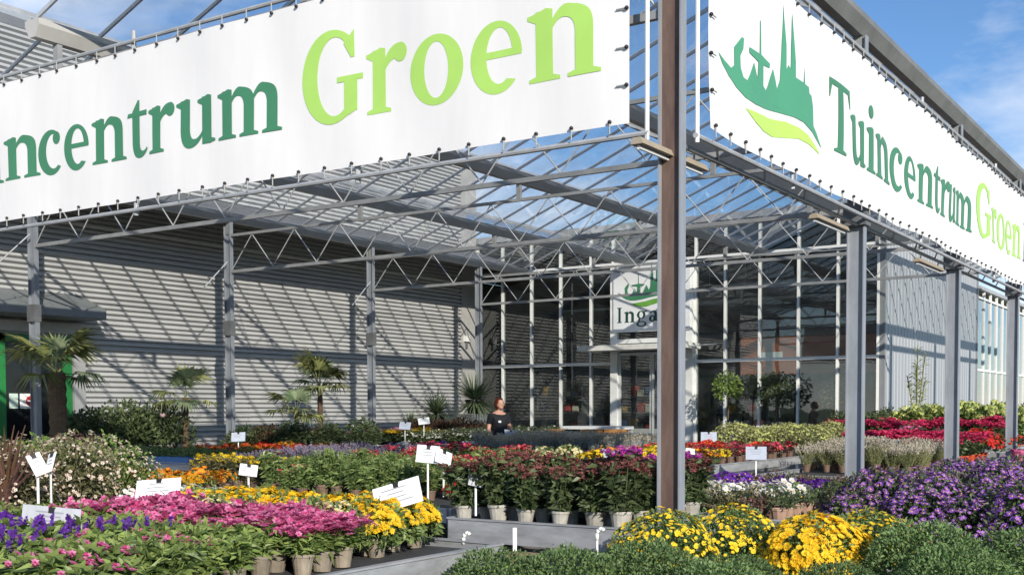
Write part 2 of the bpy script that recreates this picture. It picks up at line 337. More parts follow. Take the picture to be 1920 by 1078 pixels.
def glyph(c):
    if c == 'i': return stem(0.14) + [[(p[0],p[1],p[2],p[3]) for p in strip(ell(0.26,1.36,0.155,0.15,0,360,16), [(0.26,1.36)]*17)]], 0.53
    if c == 'n': return stem(0.14) + arch(0.39, 0.40) + ser(0.79), 1.17
    if c == 'm': return stem(0.14) + arch(0.39, 0.38) + ser(0.77) + arch(1.02, 0.38) + ser(1.40), 1.78
    if c == 'u':
        o = bez((0.14,0.42),(0.14,0.05),(0.28,-0.05),(0.45,-0.04),10) + bez((0.45,-0.04),(0.60,-0.03),(0.72,0.06),(0.82,0.20),8)[1:]
        i = bez((0.14+S,0.42),(0.14+S,0.22),(0.47,0.14),(0.56,0.14),10) + bez((0.56,0.14),(0.64,0.13),(0.74,0.20),(0.82,0.32),8)[1:]
        return stem(0.14,0.40,1.0,True,False) + [strip(o,i)] + stem(0.80,0.0,1.0,True,False) + [[((1.0,0.0),(1.20,0.03),(1.20,0.08),(1.0,0.13))]], 1.22
    if c == 'c':
        o = ell(0.48,0.48,0.48,0.535,52,318,34); i = ell(0.57,0.50,0.275,0.405,60,304,34)
        blob = strip(ell(0.70,0.80,0.14,0.15,0,360,14), [(0.70,0.80)]*15)
        return [strip(o,i), blob], 0.88
    if c == 'e':
        o = ell(0.48,0.48,0.47,0.535,2,318,38); i = ell(0.535,0.50,0.235,0.41,8,302,38)
        return [strip(o,i), rect(0.20,0.94,0.47,0.575)], 0.96
    if c == 'o':
        return [strip(ell(0.52,0.49,0.52,0.535,0,360,44), ell(0.52,0.49,0.235,0.425,-8,352,44))], 1.04
    if c == 't':
        o = bez((0.17,0.35),(0.17,0.02),(0.30,-0.05),(0.45,-0.03),10) + bez((0.45,-0.03),(0.55,-0.01),(0.62,0.05),(0.68,0.14),6)[1:]
        i = bez((0.42,0.35),(0.42,0.18),(0.44,0.11),(0.52,0.11),10) + bez((0.52,0.11),(0.58,0.11),(0.62,0.14),(0.65,0.19),6)[1:]
        return [rect(0.17,0.42,0.33,1.0), [((0.17,1.0),(0.42,1.0),(0.42,1.24),(0.36,1.24))], strip(o,i), [((0.0,0.89),(0.66,0.89),(0.66,1.0),(0.03,0.98))]], 0.68
    if c == 'r':
        o = bez((0.36,0.74),(0.48,0.98),(0.60,1.05),(0.78,1.04),10); i = bez((0.36,0.55),(0.46,0.74),(0.55,0.84),(0.72,0.80),10)
        return stem(0.14) + [strip(o,i), strip(ell(0.76,0.895,0.15,0.15,0,360,14), [(0.76,0.895)]*15)], 0.90
    if c == 'T':
        H = 1.45
        return [rect(0.44,0.72,0,H-0.1), rect(0.0,1.16,H-0.12,H), [((0.0,H-0.12),(0.13,H-0.12),(0.03,H-0.40),(0.0,H-0.40))], [((1.03,H-0.12),(1.16,H-0.12),(1.16,H-0.40),(1.13,H-0.40))],
                [((0.28,0),(0.88,0),(0.88,0.05),(0.72,0.09)),((0.28,0),(0.72,0.09),(0.44,0.09),(0.28,0.05))]], 1.16
    if c == 'G':
        H = 1.45
        o = ell(0.66,0.72,0.66,0.76,44,316,40); i = ell(0.73,0.72,0.385,0.635,50,300,40)
        return [strip(o,i), rect(0.93,1.21,0.12,0.64), [((0.78,0.61),(1.33,0.61),(1.33,0.70),(0.78,0.70))], [((0.93,1.22),(1.08,0.98),(1.16,0.98),(1.15,1.42))], [((0.88,0.02),(1.21,0.13),(1.21,0.30),(0.92,0.16))]], 1.33
    if c == 'I':
        H = 1.42
        return [rect(0.16,0.42,0,H), rect(0.03,0.55,0,0.08), rect(0.03,0.55,H-0.08,H)], 0.58
    if c == 'g':
        return [strip(ell(0.45,0.66,0.40,0.38,0,360,30), ell(0.45,0.66,0.18,0.29,0,360,30)), strip(ell(0.47,-0.18,0.47,0.26,0,360,30), ell(0.47,-0.17,0.29,0.17,0,360,30)),
                [((0.66,0.88),(0.98,0.94),(1.0,1.06),(0.70,0.99))], [((0.22,0.33),(0.36,0.30),(0.30,0.05),(0.12,0.10))]], 1.0
    if c == 'a':
        o = bez((0.10,0.80),(0.25,1.08),(0.78,1.12),(0.80,0.68),12); i = bez((0.14,0.72),(0.30,0.94),(0.55,0.95),(0.56,0.66),12)
        return [strip(o,i), rect(0.56,0.80,0.05,0.70), strip(ell(0.34,0.27,0.32,0.30,0,360,22), ell(0.36,0.28,0.11,0.20,0,360,22)), [((0.76,0.05),(0.98,0.0),(0.98,0.07),(0.78,0.16))]], 1.0
def letter(c, x0, x1, base, xh, P, mat, parent, off=0.004):
    """strokes of one letter mapped by P(s, z, offset) into the plane of a sheet"""
    g, wd = glyph(c); b = MB(); k = (x1-x0)/wd
    for n_, piece in enumerate(g):
        for q in piece:
            m_ = 4 if len(piece) <= 2 else 1; g_ = []
            for i in range(m_+1):
                for j in range(m_+1):
                    a, c_ = i/m_, j/m_
                    px = (q[0][0]*(1-a)+q[1][0]*a)*(1-c_)+(q[3][0]*(1-a)+q[2][0]*a)*c_; pz = (q[0][1]*(1-a)+q[1][1]*a)*(1-c_)+(q[3][1]*(1-a)+q[2][1]*a)*c_
                    g_.append(P(x0+px*k, base+pz*xh, off+n_*0.0004))
            b.add(g_, [(i*(m_+1)+j, (i+1)*(m_+1)+j, (i+1)*(m_+1)+j+1, i*(m_+1)+j+1) for i in range(m_) for j in range(m_)])
    return b.build('letter', mat, parent)

# ------------------------------------------------------------------ the two banners on the canopy's faces
def ripple(s, z): return 0.010*math.sin(s*1.9+0.7) + 0.006*math.sin(s*5.3+z*2.0) + 0.004*math.sin(z*4.1+s)
def PL(s, z, off=0.0): return (s, -0.15 - off + ripple(s, z), z)          # left banner: s = X
def PR(s, z, off=0.0): return (0.15 + off + 1.5*ripple(s, z), s, z)       # right banner: s = Y
def sheet(P, s0, s1, z0, z1, ns, nz_, off, sag=0.0):
    b = MB(); vs = []
    for i in range(ns+1):
        s_ = s0+(s1-s0)*i/ns
        for j in range(nz_+1):
            vs.append(P(s_, z0+(z1-z0)*j/nz_ - sag*math.sin(s_*1.4)**2*(1-j/nz_), off))
    o = len(vs)
    for i in range(ns+1):
        s_ = s0+(s1-s0)*i/ns
        for j in range(nz_+1): vs.append(P(s_, z0+(z1-z0)*j/nz_ - sag*math.sin(s_*1.4)**2*(1-j/nz_), off-0.0015))
    fs = []
    for i in range(ns):
        for j in range(nz_):
            a = i*(nz_+1)+j; c = a+nz_+1
            fs += [(a, c, c+1, a+1), (o+a+1, o+c+1, o+c, o+a)]
    return b.add(vs, fs)
ZB0, ZB1 = 3.575, 5.055
LOGO_G = [(0.47,4.174),(0.583,4.142),(0.713,4.113),(0.771,4.149),(0.754,4.281),(0.886,4.389),(0.932,4.39),(0.927,4.308),(0.874,4.243),(0.89,4.156),(0.951,4.096),(1.028,4.092),(1.089,4.158),(1.166,4.265),(1.231,4.192),(1.264,4.159),(1.278,4.298),(1.056,4.313),(1.049,4.355),(1.309,4.371),(1.315,4.636),(1.334,4.647),(1.348,4.375),(1.576,4.36),(1.57,4.322),(1.409,4.307),(1.412,4.14),(1.479,4.119),(1.529,4.167),(1.652,4.336),(1.716,4.26),(1.759,4.196),(1.814,4.283),(1.833,4.598),(1.856,4.802),(1.866,4.941),(1.884,4.812),(1.937,4.613),(1.949,4.403),(1.991,4.451),(2.044,4.426),(2.05,4.642),(2.085,4.929),(2.11,4.785),(2.165,4.519),(2.168,4.386),(2.379,4.39),(2.388,4.444),(2.402,4.55),(2.408,4.45),(2.418,4.387),(2.53,4.386),(2.539,4.336),(2.6,4.323),(2.642,4.239),(2.659,4.07),(2.751,4.021),(2.901,3.908),(2.628,4.01),(2.387,4.047),(2.156,4.044),(1.827,4.012),(1.482,3.969),(1.219,3.948),(0.999,3.952),(0.817,3.991),(0.67,4.046),(0.555,4.107)]
LOGO_Y = [(1.001,3.871),(1.285,3.891),(1.584,3.912),(1.972,3.968),(2.272,3.978),(2.508,3.96),(2.712,3.906),(2.86,3.846),(2.55,3.882),(2.274,3.881),(1.939,3.825),(1.656,3.777),(1.418,3.775),(1.222,3.807)]
from mathutils.geometry import tessellate_polygon
def flatpoly(pts, P, off, name, mat, parent):
    tris = tessellate_polygon([[Vector((p[0], p[1], 0)) for p in pts]])
    q = bmesh.new(); vs = [q.verts.new((p[0], p[1], 0)) for p in pts]
    for t in tris: q.faces.new([vs[i] for i in t])
    for _ in range(4):
        lg = [e for e in q.edges if e.calc_length() > 0.16]
        if lg: bmesh.ops.subdivide_edges(q, edges=lg, cuts=1, use_grid_fill=True); bmesh.ops.triangulate(q, faces=q.faces[:])
    q.verts.index_update()
    b = MB(); b.add([P(v.co.x, v.co.y, off) for v in q.verts], [tuple(v.index for v in f.verts) for f in q.faces]); q.free(); return b.build(name, mat, parent)

clip_m = MB()
for a in range(1):
    clip_m.lathe([(0.002,-0.016),(0.013,-0.009),(0.017,0.0),(0.013,0.009),(0.002,0.016)], 8)
CLIP = clip_m.mesh('clip', BLACK, True)
CORD = MB().tube((0,0,0),(0,0,-0.085),0.006,5).mesh('cord', M("elastic_cord",(0.35,0.35,0.34),0.7))
def dress(parent, P, s0, s1, step, side_s, inner):
    n_ = int((s1-s0)/step)
    for i in range(n_+1):
        s_ = s0+0.06+i*step + RNG.uniform(-0.012,0.012)
        c = obj('clip', CLIP, parent, P(s_, ZB0+0.025, 0.016)); obj('cord', CORD, c, (0,0,-0.005))
        c = obj('clip', CLIP, parent, P(s_, ZB1-0.02, 0.016)); obj('cord', CORD, c, (0,0,0.005), (math.pi,0,0))
    for z in (3.85, 4.12, 4.40, 4.68, 4.92):
        c = obj('clip', CLIP, parent, P(side_s, z, 0.016)); obj('cord', CORD, c, (0,0,0), inner)

bl = thing('banner', 'long white banner with green lettering on the left face of the canopy', 'banner')
for k, (a, c) in enumerate(((-13.2,-9.40),(-9.40,-5.755),(-5.755,-2.93),(-2.93,-0.27))):
    sheet(PL, a, c-0.0, ZB0, ZB1, 40, 8, 0.0015*(k % 2)).build('cloth_panel', PVC, bl, True)
for c, a, e in (('T',-9.78,-9.12),('u',-9.08,-8.53),('i',-8.235,-7.925)): letter(c, a, e, 3.99, 0.455, PL, GREEN_D, bl)
for c, a, e in (('n',-7.895,-7.285),('c',-7.305,-6.905),('e',-6.865,-6.455),('n',-6.415,-5.89),('t',-5.86,-5.545),('r',-5.53,-5.155),('u',-5.13,-4.575),('m',-4.55,-3.75)):
    letter(c, a, e, 4.0, 0.44, PL, GREEN_D, bl)
for c, a, e in (('G',-3.495,-2.80),('r',-2.765,-2.325),('o',-2.29,-1.74),('e',-1.675,-1.18),('n',-1.135,-0.508)):
    letter(c, a, e, 3.985, 0.525, PL, GREEN_L, bl)
flatpoly([(p[0]-13.1, p[1]) for p in LOGO_G], PL, 0.004, 'logo', GREEN_M, bl); flatpoly([(p[0]-13.1, p[1]) for p in LOGO_Y], PL, 0.004, 'logo', GREEN_Y, bl)
dress(bl, PL, -13.2, -0.30, 0.31, -0.285, (0, rad(90), 0))
PIPE = GALV
MB().tube((-13.4,-0.13,3.49),(-0.12,-0.13,3.49),0.021).build('pipe', PIPE, bl)
MB().tube((-13.4,-0.13,5.14),(-0.12,-0.13,5.14),0.021).build('pipe', PIPE, bl)
MB().tube((-0.135,-0.13,3.44),(-0.135,-0.13,5.3),0.017).build('upright_pipe', WHITE, bl)
for x in (-2.9,-5.8,-8.7,-11.6):
    MB().tube((x,-0.10,3.44),(x,-0.10,5.25),0.024).build('upright_pipe', PIPE, bl)
br = thing('banner', 'bright white banner with leaf-and-skyline logo on the right face of the canopy', 'banner')
sheet(PR, 0.29, 15.9, ZB0, ZB1, 120, 8, 0.0, 0.025).build('cloth_panel', PVC2, br, True)
flatpoly(LOGO_G, PR, 0.005, 'logo', GREEN_M, br); flatpoly(LOGO_Y, PR, 0.005, 'logo', GREEN_Y, br)
for c, a, e in (('T',3.06,3.68),('u',3.69,4.24),('i',4.27,4.57),('n',4.60,5.22),('c',5.25,5.74),('e',5.79,6.32),('n',6.38,7.03),('t',7.06,7.47),('r',7.50,7.98),('u',7.93,8.37),('m',8.38,9.32)):
    letter(c, a, e, 3.95, 0.455, PR, GREEN_D, br, 0.005)
for c, a, e in (('G',9.62,10.58),('r',10.64,11.16),('o',11.18,11.86),('e',11.92,12.48),('n',12.5,13.1)):
    letter(c, a, e, 3.99, 0.52, PR, GREEN_L, br, 0.005)
letter('I', 13.36, 13.75, 3.99, 0.455, PR, GREY_P, br, 0.005)
dress(br, PR, 0.30, 15.9, 0.31, 0.305, (rad(90), 0, 0))
MB().tube((0.13,0.12,3.49),(0.13,16.0,3.47),0.021).build('pipe', PIPE, br)
MB().tube((0.02,0.12,3.43),(0.02,16.0,3.42),0.021).build('pipe', GALV_D, br)
MB().tube((0.13,0.12,5.14),(0.13,16.0,5.14),0.021).build('pipe', PIPE, br)
MB().tube((0.135,0.14,3.44),(0.135,0.14,5.3),0.017).build('upright_pipe', WHITE, br)
for y in np.arange(0.5, 16, 1.0):
    MB().tube((0.13,y,3.49),(0.02,y+0.3,3.43),0.010,6).build('strut', PIPE, br)
for y in (2.25, 6.75, 11.25, 15.7):
    MB().tube((0.10,y,3.44),(0.10,y,5.25),0.022).build('upright_pipe', PIPE, br)

# strip lights under the banner frame (unlit)
def strip_light(y0, y1, label):
    t = thing('strip_light', label, 'lamp', (-0.03, (y0+y1)/2, 3.33), group='strip lights under the right banner')
    L_ = (y1-y0)/2
    MB().add([(-0.05,-L_,0.0),(0.05,-L_,0.0),(0.05,L_,0.0),(-0.05,L_,0.0),(-0.03,-L_,0.045),(0.03,-L_,0.045),(0.03,L_,0.045),(-0.03,L_,0.045)],
             [(3,2,1,0),(4,5,6,7),(0,1,5,4),(1,2,6,5),(2,3,7,6),(3,0,4,7)]).build('housing', TAN, t)
    MB().tube((0.0,-L_+0.03,-0.018),(0.0,L_-0.03,-0.018),0.013).build('tube', WHITE, t)
    for s_ in (-0.7, 0.7): MB().tube((0.0,s_*L_,0.045),(0.0,s_*L_,0.11),0.008,6).build('hanger', GALV, t)
strip_light(-0.50, 0.62, 'tan strip light hanging behind the rusty corner post')
strip_light(3.2, 4.2, 'tan strip light beside the second post from the corner')
strip_light(7.1, 8.4, 'tan strip light before the third post from the corner')

# ------------------------------------------------------------------ left building: horizontal corrugated wall, green door, awning
wh = thing('warehouse', 'tall warehouse wall of horizontal grey corrugated slats at the left', 'building', (-16.1, 0, 0))
MB().box(-6.0,-0.02,-3.0,20.30,0,8.70).build('wall_core', TRIM, wh)
b = MB(); prof = [(0.0,0.105),(0.085,0.100),(0.085,0.052),(0.004,0.034),(0.0,0.0)]
n_ = len(prof)
for ya, yb in ((-3.0,3.396),(3.404,11.196),(11.204,19.55)):
    b = MB(); b.add([(x, ya, z) for x, z in prof] + [(x, yb, z) for x, z in prof], [(i, i+1, n_+i+1, n_+i) for i in range(n_-1)] + [tuple(range(n_)), tuple(range(2*n_-1, n_-1, -1))])
    slat = b.mesh('slat', CLAD)
    for i in range(82): obj('slat', slat, wh, (RNG.uniform(-0.002,0.002), 0, 0.06+i*0.105), (RNG.uniform(-0.0003,0.0003),0,0))
MB().box(-0.01,0.07,-3.0,20.30,8.68,8.86).build('coping', TRIM, wh)
MB().box(-0.01,0.09,19.56,20.30,0,8.68).build('corner_panel', M("pale_corner_panel",(0.44,0.43,0.41),0.5,0,0.06,2), wh)
MB().box(0.0,0.095,-3.0,20.3,0,0.25).build('plinth', M("plinth_concrete",(0.2,0.2,0.19),0.9), wh)
b = MB(); b.add([(0.02,2.6,3.80),(0.95,2.6,3.44),(0.95,2.6,3.26),(0.02,2.6,3.26),(0.02,6.70,3.80),(0.95,6.62,3.44),(0.95,6.62,3.26),(0.02,6.70,3.26)],
    [(0,1,5,4),(1,2,6,5),(2,3,7,6),(3,2,1,0),(4,5,6,7)])
awn = b.build('awning', AWN, wh)
for y in np.arange(2.7, 6.7, 0.55): MB().bar((0.05,y,3.80),(0.95,y,3.452),0.02,0.05).build('seam', AWN, awn)
MB().box(0.90,0.97,2.6,6.6,3.27,3.39).build('fascia', TRIM, awn)
MB().box(0.06,0.16,2.9,6.66,3.0,3.2).build('lintel', M("lintel_white",(0.6,0.6,0.6),0.5), wh)
for y in (6.42, 2.9): MB().box(0.05,0.20,y,y+0.26,0,3.0).build('jamb', M("jamb_grey",(0.40,0.40,0.40),0.6), wh)
dr = MB().box(0.09,0.125,3.3,6.2,0.05,2.95).build('door', DGLASS, wh)
for (y0,y1,z0,z1) in ((6.2,6.40,0.05,2.95),(4.78,4.98,0.05,2.95),(3.16,3.3,0.05,2.95),(3.3,6.2,2.80,2.95),(3.3,6.2,0.05,0.30)):
    MB().box(0.088,0.16,y0,y1,z0,z1).build('door_frame', DGREEN, dr)
n1 = MB().box(0.127,0.132,5.28,5.70,1.55,1.83).build('notice', CARDW, dr)
n2 = MB().box(0.127,0.132,5.06,5.24,1.55,1.83).build('notice', M("pale_green_notice",(0.55,0.68,0.6),0.5), dr)
b = MB(); b.add([(0.134,5.50+0.10*math.cos(t),1.69+0.10*math.sin(t)) for t in np.linspace(0,2*math.pi,20,endpoint=False)], [tuple(range(20))])
b.build('red_disc', M("sign_red",(0.55,0.03,0.03),0.5), n1); MB().box(0.135,0.1365,5.43,5.57,1.675,1.705).build('white_bar', CARDW, n1)
# small white lamp box on the corner panel
lb = thing('wall_lamp', 'small white box lamp on the pale wall beside the shop glazing', 'lamp', (-16.008, 19.75, 3.5))
MB().box(0,0.09,-0.11,0.11,0.0,0.17).build('housing', WHITE, lb); MB().box(0.0,0.05,-0.03,0.03,-0.20,0.0).build('bracket', GALV_D, lb)

# ------------------------------------------------------------------ shop building: glazed front, entrance, grey side wall
YF = 20.44
sh = thing('shop_building', 'garden shop with white framed glass front and grey panel side wall', 'building')
MULL = [-16.05,-15.15,-14.15,-13.17,-12.18,-11.48,-9.0,-8.17,-7.23,-6.21,-5.21,-4.22]
ROWS = [0.35, 2.77, 5.45, 6.35]
for x in MULL:
    MB().box(x-0.028,x+0.028,YF-0.06,YF+0.06,0.0,6.4).build('mullion', WHITE, sh)
for i in range(len(MULL)-1):
    for r in range(3):
        if MULL[i] == -11.48 and r < 2: continue
        MB().box(MULL[i]+0.029,MULL[i+1]-0.029,YF-0.006,YF+0.006,ROWS[r]+0.041,ROWS[r+1]-0.041).build('glass_pane', FACGLASS, sh)
        if MULL[i] == -11.48: continue
    if MULL[i] != -11.48:
        for z in ROWS[:2]: MB().box(MULL[i]+0.029,MULL[i+1]-0.029,YF-0.075,YF+0.05,z-0.04,z+0.04).build('transom', WHITE, sh)
MB().box(-16.05,-4.2,YF-0.11,YF-0.062,5.39,5.52).build('transom', WHITE, sh)
MB().box(-16.05,-4.05,YF-0.10,YF+0.10,6.4,6.58).build('eaves', GALV, sh)
MB().box(-16.0,-4.24,YF-0.03,YF+0.03,0.0,0.31).build('plinth', TRIM, sh)
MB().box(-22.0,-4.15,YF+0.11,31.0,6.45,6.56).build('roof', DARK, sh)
MB().box(-22.0,-4.20,30.6,30.8,0,6.44).build('rear_wall', M("inner_wall",(0.22,0.215,0.205),0.9), sh)
MB().box(-22.0,-4.20,YF+0.13,30.6,0.004,0.012).build('floor', M("shop_floor",(0.26,0.25,0.24),0.5), sh)
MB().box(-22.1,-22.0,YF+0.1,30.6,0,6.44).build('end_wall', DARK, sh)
# side wall of upright panels
MB().box(-4.20,-4.12,YF+0.061,30.9,0,6.44).build('side_core', TRIM, sh)
b = MB(); pw = 0.30
b.add([(0.0,0.0,0),(0.03,0.03,0),(0.03,pw-0.045,0),(0.0,pw-0.02,0),(0.0,pw,0),(0,0,6.45),(0.03,0.03,6.45),(0.03,pw-0.045,6.45),(0.0,pw-0.02,6.45),(0,pw,6.45)],
      [(0,1,6,5),(1,2,7,6),(2,3,8,7),(3,4,9,8)])
pm2 = b.mesh('wall_panel', CLAD_V)
for i in range(35): obj('wall_panel', pm2, sh, (-4.115, YF+0.07+i*pw, 0))
MB().box(-4.23,-4.06,YF-0.03,YF+0.065,0,6.4).build('corner_trim', TRIM, sh)
MB().box(-4.2,-4.06,30.95,31.12,0,6.5).build('corner_trim', TRIM, sh)
# entrance: jambs, sign panel, ledge, sliding doors
ent = MB().box(-11.46,-11.25,YF-0.22,YF-0.07,0,5.38).box(-9.20,-9.02,YF-0.22,YF-0.07,0,5.38).box(-11.25,-9.20,YF-0.18,YF-0.08,3.30,3.42).build('entrance', WHITE, sh)
MB().box(-11.24,-9.21,YF-0.12,YF-0.10,3.42,3.58).build('glass_pane', FACGLASS, ent)
sgn = MB().box(-11.34,-9.06,YF-0.262,YF-0.232,3.60,5.36).build('sign_panel', M("sign_white",(0.84,0.85,0.85),0.45,0,0.03,2), sh)
PS = lambda s_, z, off=0.0: (s_, YF-0.266-off, z)
flatpoly([(-11.2+(p[0]-0.47)*0.73, 4.68+(p[1]-4.174)*1.05) for p in LOGO_G], PS, 0.001, 'logo', GREEN_D, sgn)
flatpoly([(-11.2+(p[0]-0.47)*0.73, 4.68+(p[1]-4.174)*1.05) for p in LOGO_Y], PS, 0.001, 'logo', M("sign_green",(0.15,0.38,0.06),0.5), sgn)
for c, a, e in (('I',-11.22,-11.07),('n',-11.0,-10.68),('g',-10.63,-10.31),('a',-10.26,-9.96)): letter(c, a, e, 3.86, 0.29, PS, M("print_deep_green",(0.012,0.06,0.045),0.5), sgn, 0.001)
MB().box(-12.0,-8.75,YF-1.1,YF-0.27,3.08,3.22).build('ledge', M("ledge_cream",(0.72,0.71,0.66),0.5), sh)
MB().box(-12.0,-8.75,YF-0.27,YF-0.23,3.10,3.20).build('ledge_back', WHITE, sh)
MB().tube((-8.8,YF-1.05,3.12),(-8.35,YF-0.15,3.20),0.02,6).build('ledge_stay', GALV, sh)
for (x0,x1,y) in ((-11.24,-10.24,YF-0.10),(-10.22,-9.21,YF-0.13)):
    d = MB().box(x0,x0+0.06,y-0.025,y+0.025,0.02,3.05).box(x1-0.06,x1,y-0.025,y+0.025,0.02,3.05).box(x0+0.06,x1-0.06,y-0.025,y+0.025,2.97,3.05).build('sliding_door', ALU, sh)
    MB().box(x0+0.06,x1-0.06,y-0.02,y+0.02,0.02,0.98).build('kick_panel', M("door_panel",(0.33,0.34,0.32),0.5), d)
    MB().box(x0+0.06,x1-0.06,y-0.004,y+0.004,0.98,2.97).build('glass_pane', FACGLASS, d)

# things inside the shop, behind the glass
INT_W = M("inside_white", (0.6,0.6,0.58), 0.5)
def pipe_run(y, z, x0, x1, label):
    t = thing('heating_pipe', label, 'pipe', (0,y,z), group='pale pipes under the shop roof')
    MB().tube((x0,0,0),(x1,0,0),0.045).build('pipe', INT_W, t)
    MB().tube((x1,0,0),(x1,0,0.45),0.045).build('elbow', INT_W, t); MB().tube((x0+1,0,0),(x0+1,0,6.44-z),0.01,5).build('hanger', GALV, t); MB().tube((x1-1,0,0),(x1-1,0,6.44-z),0.01,5).build('hanger', GALV, t)
pipe_run(22.6, 4.95, -9.5, -5.9, 'pale pipe with upturned end, nearest behind the shop glass')
pipe_run(23.6, 4.60, -15.0, -9.0, 'pale pipe high behind the left shop panes')
pipe_run(24.2, 4.70, -9.5, -6.4, 'pale pipe further inside the shop')
cb = thing('red_kiosk', 'brick red kiosk front high behind the right shop glass', 'kiosk', (-6.4, 22.3, 0))
MB().box(-2.1,1.9,0,0.3,2.45,3.45).build('fascia', M("brick_red_board",(0.42,0.13,0.06),0.6), cb)
for x in (-2.0, 0.0, 1.8): MB().box(x-0.08,x+0.08,0.05,0.2,0,2.45).build('post', DARK, cb)
MB().box(-2.1,1.9,-0.4,0.0,0.9,1.0).build('counter', M("kiosk_counter",(0.25,0.22,0.18),0.5), cb)
MB().box(-1.5,-0.9,-0.012,0.0,2.85,3.05).build('notice', CARDW, cb)
def shelf_unit(x, y, label, cols):
    t = thing('shelf_unit', label, 'shelf', (x,y,0), group='shelf units inside the shop')
    for sx in (-0.8, 0.8): MB().box(sx-0.03,sx+0.03,-0.25,0.25,0,2.2).build('upright', GALV_D, t)
    for k, z in enumerate((0.4, 0.9, 1.4, 1.9)):
        s_ = MB().box(-0.77,0.77,-0.25,0.25,z-0.02,z+0.02).build('shelf_board', GALV_D, t)
        for i in range(5): MB().box(-0.7+i*0.28,-0.7+i*0.28+0.2,-0.2,0.1,z+0.022,z+0.14+0.2*RNG.random()).build('goods', cols[(i+k) % len(cols)], s_)
GC = [M("goods_red",(0.35,0.05,0.04)), M("goods_cream",(0.5,0.45,0.35)), M("goods_blue",(0.05,0.09,0.2)), M("goods_ochre",(0.4,0.22,0.04)), M("goods_dark",(0.05,0.05,0.05))]
for x, y, l in ((-14.6,23.0,'shelf unit inside the shop behind the leftmost panes'),(-12.6,24.0,'shelf unit inside the shop left of the doors'),(-8.9,23.6,'shelf unit with red goods inside, right of the doors')): shelf_unit(x, y, l, GC)

# glasshouse further back on the right
gh = thing('rear_glasshouse', 'glasshouse with thin white mullions behind the grey side wall', 'glasshouse', (-4.12, 31.15, 0))
for i in range(15): MB().box(-0.03,0.05,i*1.05-0.03,i*1.05+0.03,0,5.3).build('mullion', WHITE, gh)
for i in range(14):
    for (z0,z1) in ((0.3,2.7),(2.78,5.0)): MB().box(-0.004,0.004,i*1.05+0.031,(i+1)*1.05-0.031,z0,z1).build('glass_pane', FACGLASS, gh)
for z in (0.26, 2.74, 5.05): MB().box(-0.02,0.06,0.0,14.7,z-0.035,z+0.035).build('rail', WHITE, gh)
MB().box(-6,0.1,0,14.7,5.31,5.42).build('eaves', GALV, gh)
MB().box(-6,-5.9,0,14.7,0,5.3).build('rear_wall', M("pale_rear_wall",(0.4,0.42,0.38),0.7), gh)

# ------------------------------------------------------------------ benches
LEGM = MB().box(-0.025,0.025,-0.025,0.025,0,1.0).mesh('leg', GALV)
def bench(x0, x1, y0, y1, z, label, rim=0.11):
    t = thing('bench', label, 'bench', ((x0+x1)/2, (y0+y1)/2, 0)); a, c = (x1-x0)/2, (y1-y0)/2
    MB().box(-a+0.03,a-0.03,-c+0.03,c-0.03,z-0.05,z-0.005).build('deck', DECK, t)
    zr = z+0.035; zl = zr-rim
    def rail(b): b.build('rim', RIM, t)
    for s_ in (-1, 1):
        rail(MB().box(s_*a-0.014,s_*a+0.014,-c+0.014,c-0.014,zl,zr).box(s_*a-0.024,s_*a+0.024,-c+0.014,c-0.014,zr,zr+0.012))
        rail(MB().box(-a+0.014,a-0.014,s_*c-0.014,s_*c+0.014,zl,zr).box(-a+0.014,a-0.014,s_*c-0.024,s_*c+0.024,zr,zr+0.012))
    for sx in (-0.85, 0.85):
        for sy in (-0.85, 0.85): obj('leg', LEGM, t, (sx*a, sy*c, 0), scale=(1,1,z-0.05))
    return t
bench(-3.40,-0.45,-5.20,-1.55,0.60,'aluminium bench under the pink dianthus and yellow mums in front')
bench(-6.30,-3.75,-4.60,-0.60,0.60,'bench at the left edge under the phormium and pale shrub')
bench(-1.80,-0.14,-0.32,1.15,0.60,'bench with grey end panel under the dark red sedums by the corner post',0.17)
bench(-5.25,-2.25,0.30,4.85,0.60,'bench with silver rim carrying the two small bright red plants')
bench(-8.20,-5.45,-0.30,4.70,0.60,'bench under the orange marigolds and lavender')
bench(-6.80,-4.45,5.10,6.70,0.62,'bench under the cream mums behind the dianthus rows')
bench(-1.35,0.42,1.25,4.30,0.56,'low bench right of the corner post under white and purple pansies')
bench(-9.70,-4.65,7.40,9.90,0.66,'long bench under silver heather in front of the entrance')
bench(-4.20,-2.45,5.50,13.20,0.72,'long narrow bench under the red bedding plants right of the corner post')
bench(-12.70,-9.20,4.50,9.50,0.64,'bench by the left wall holding the blue tray')
bench(-13.40,-9.70,11.45,17.0,0.70,'bench of white and yellow flowers before the shop glazing')
bench(-1.80,-0.12,6.40,13.0,0.62,'bench under cream heather and red cyclamen beside the right posts')
bench(-3.90,-0.30,15.2,19.0,0.75,'bench under the lime hydrangeas by the grey side wall')

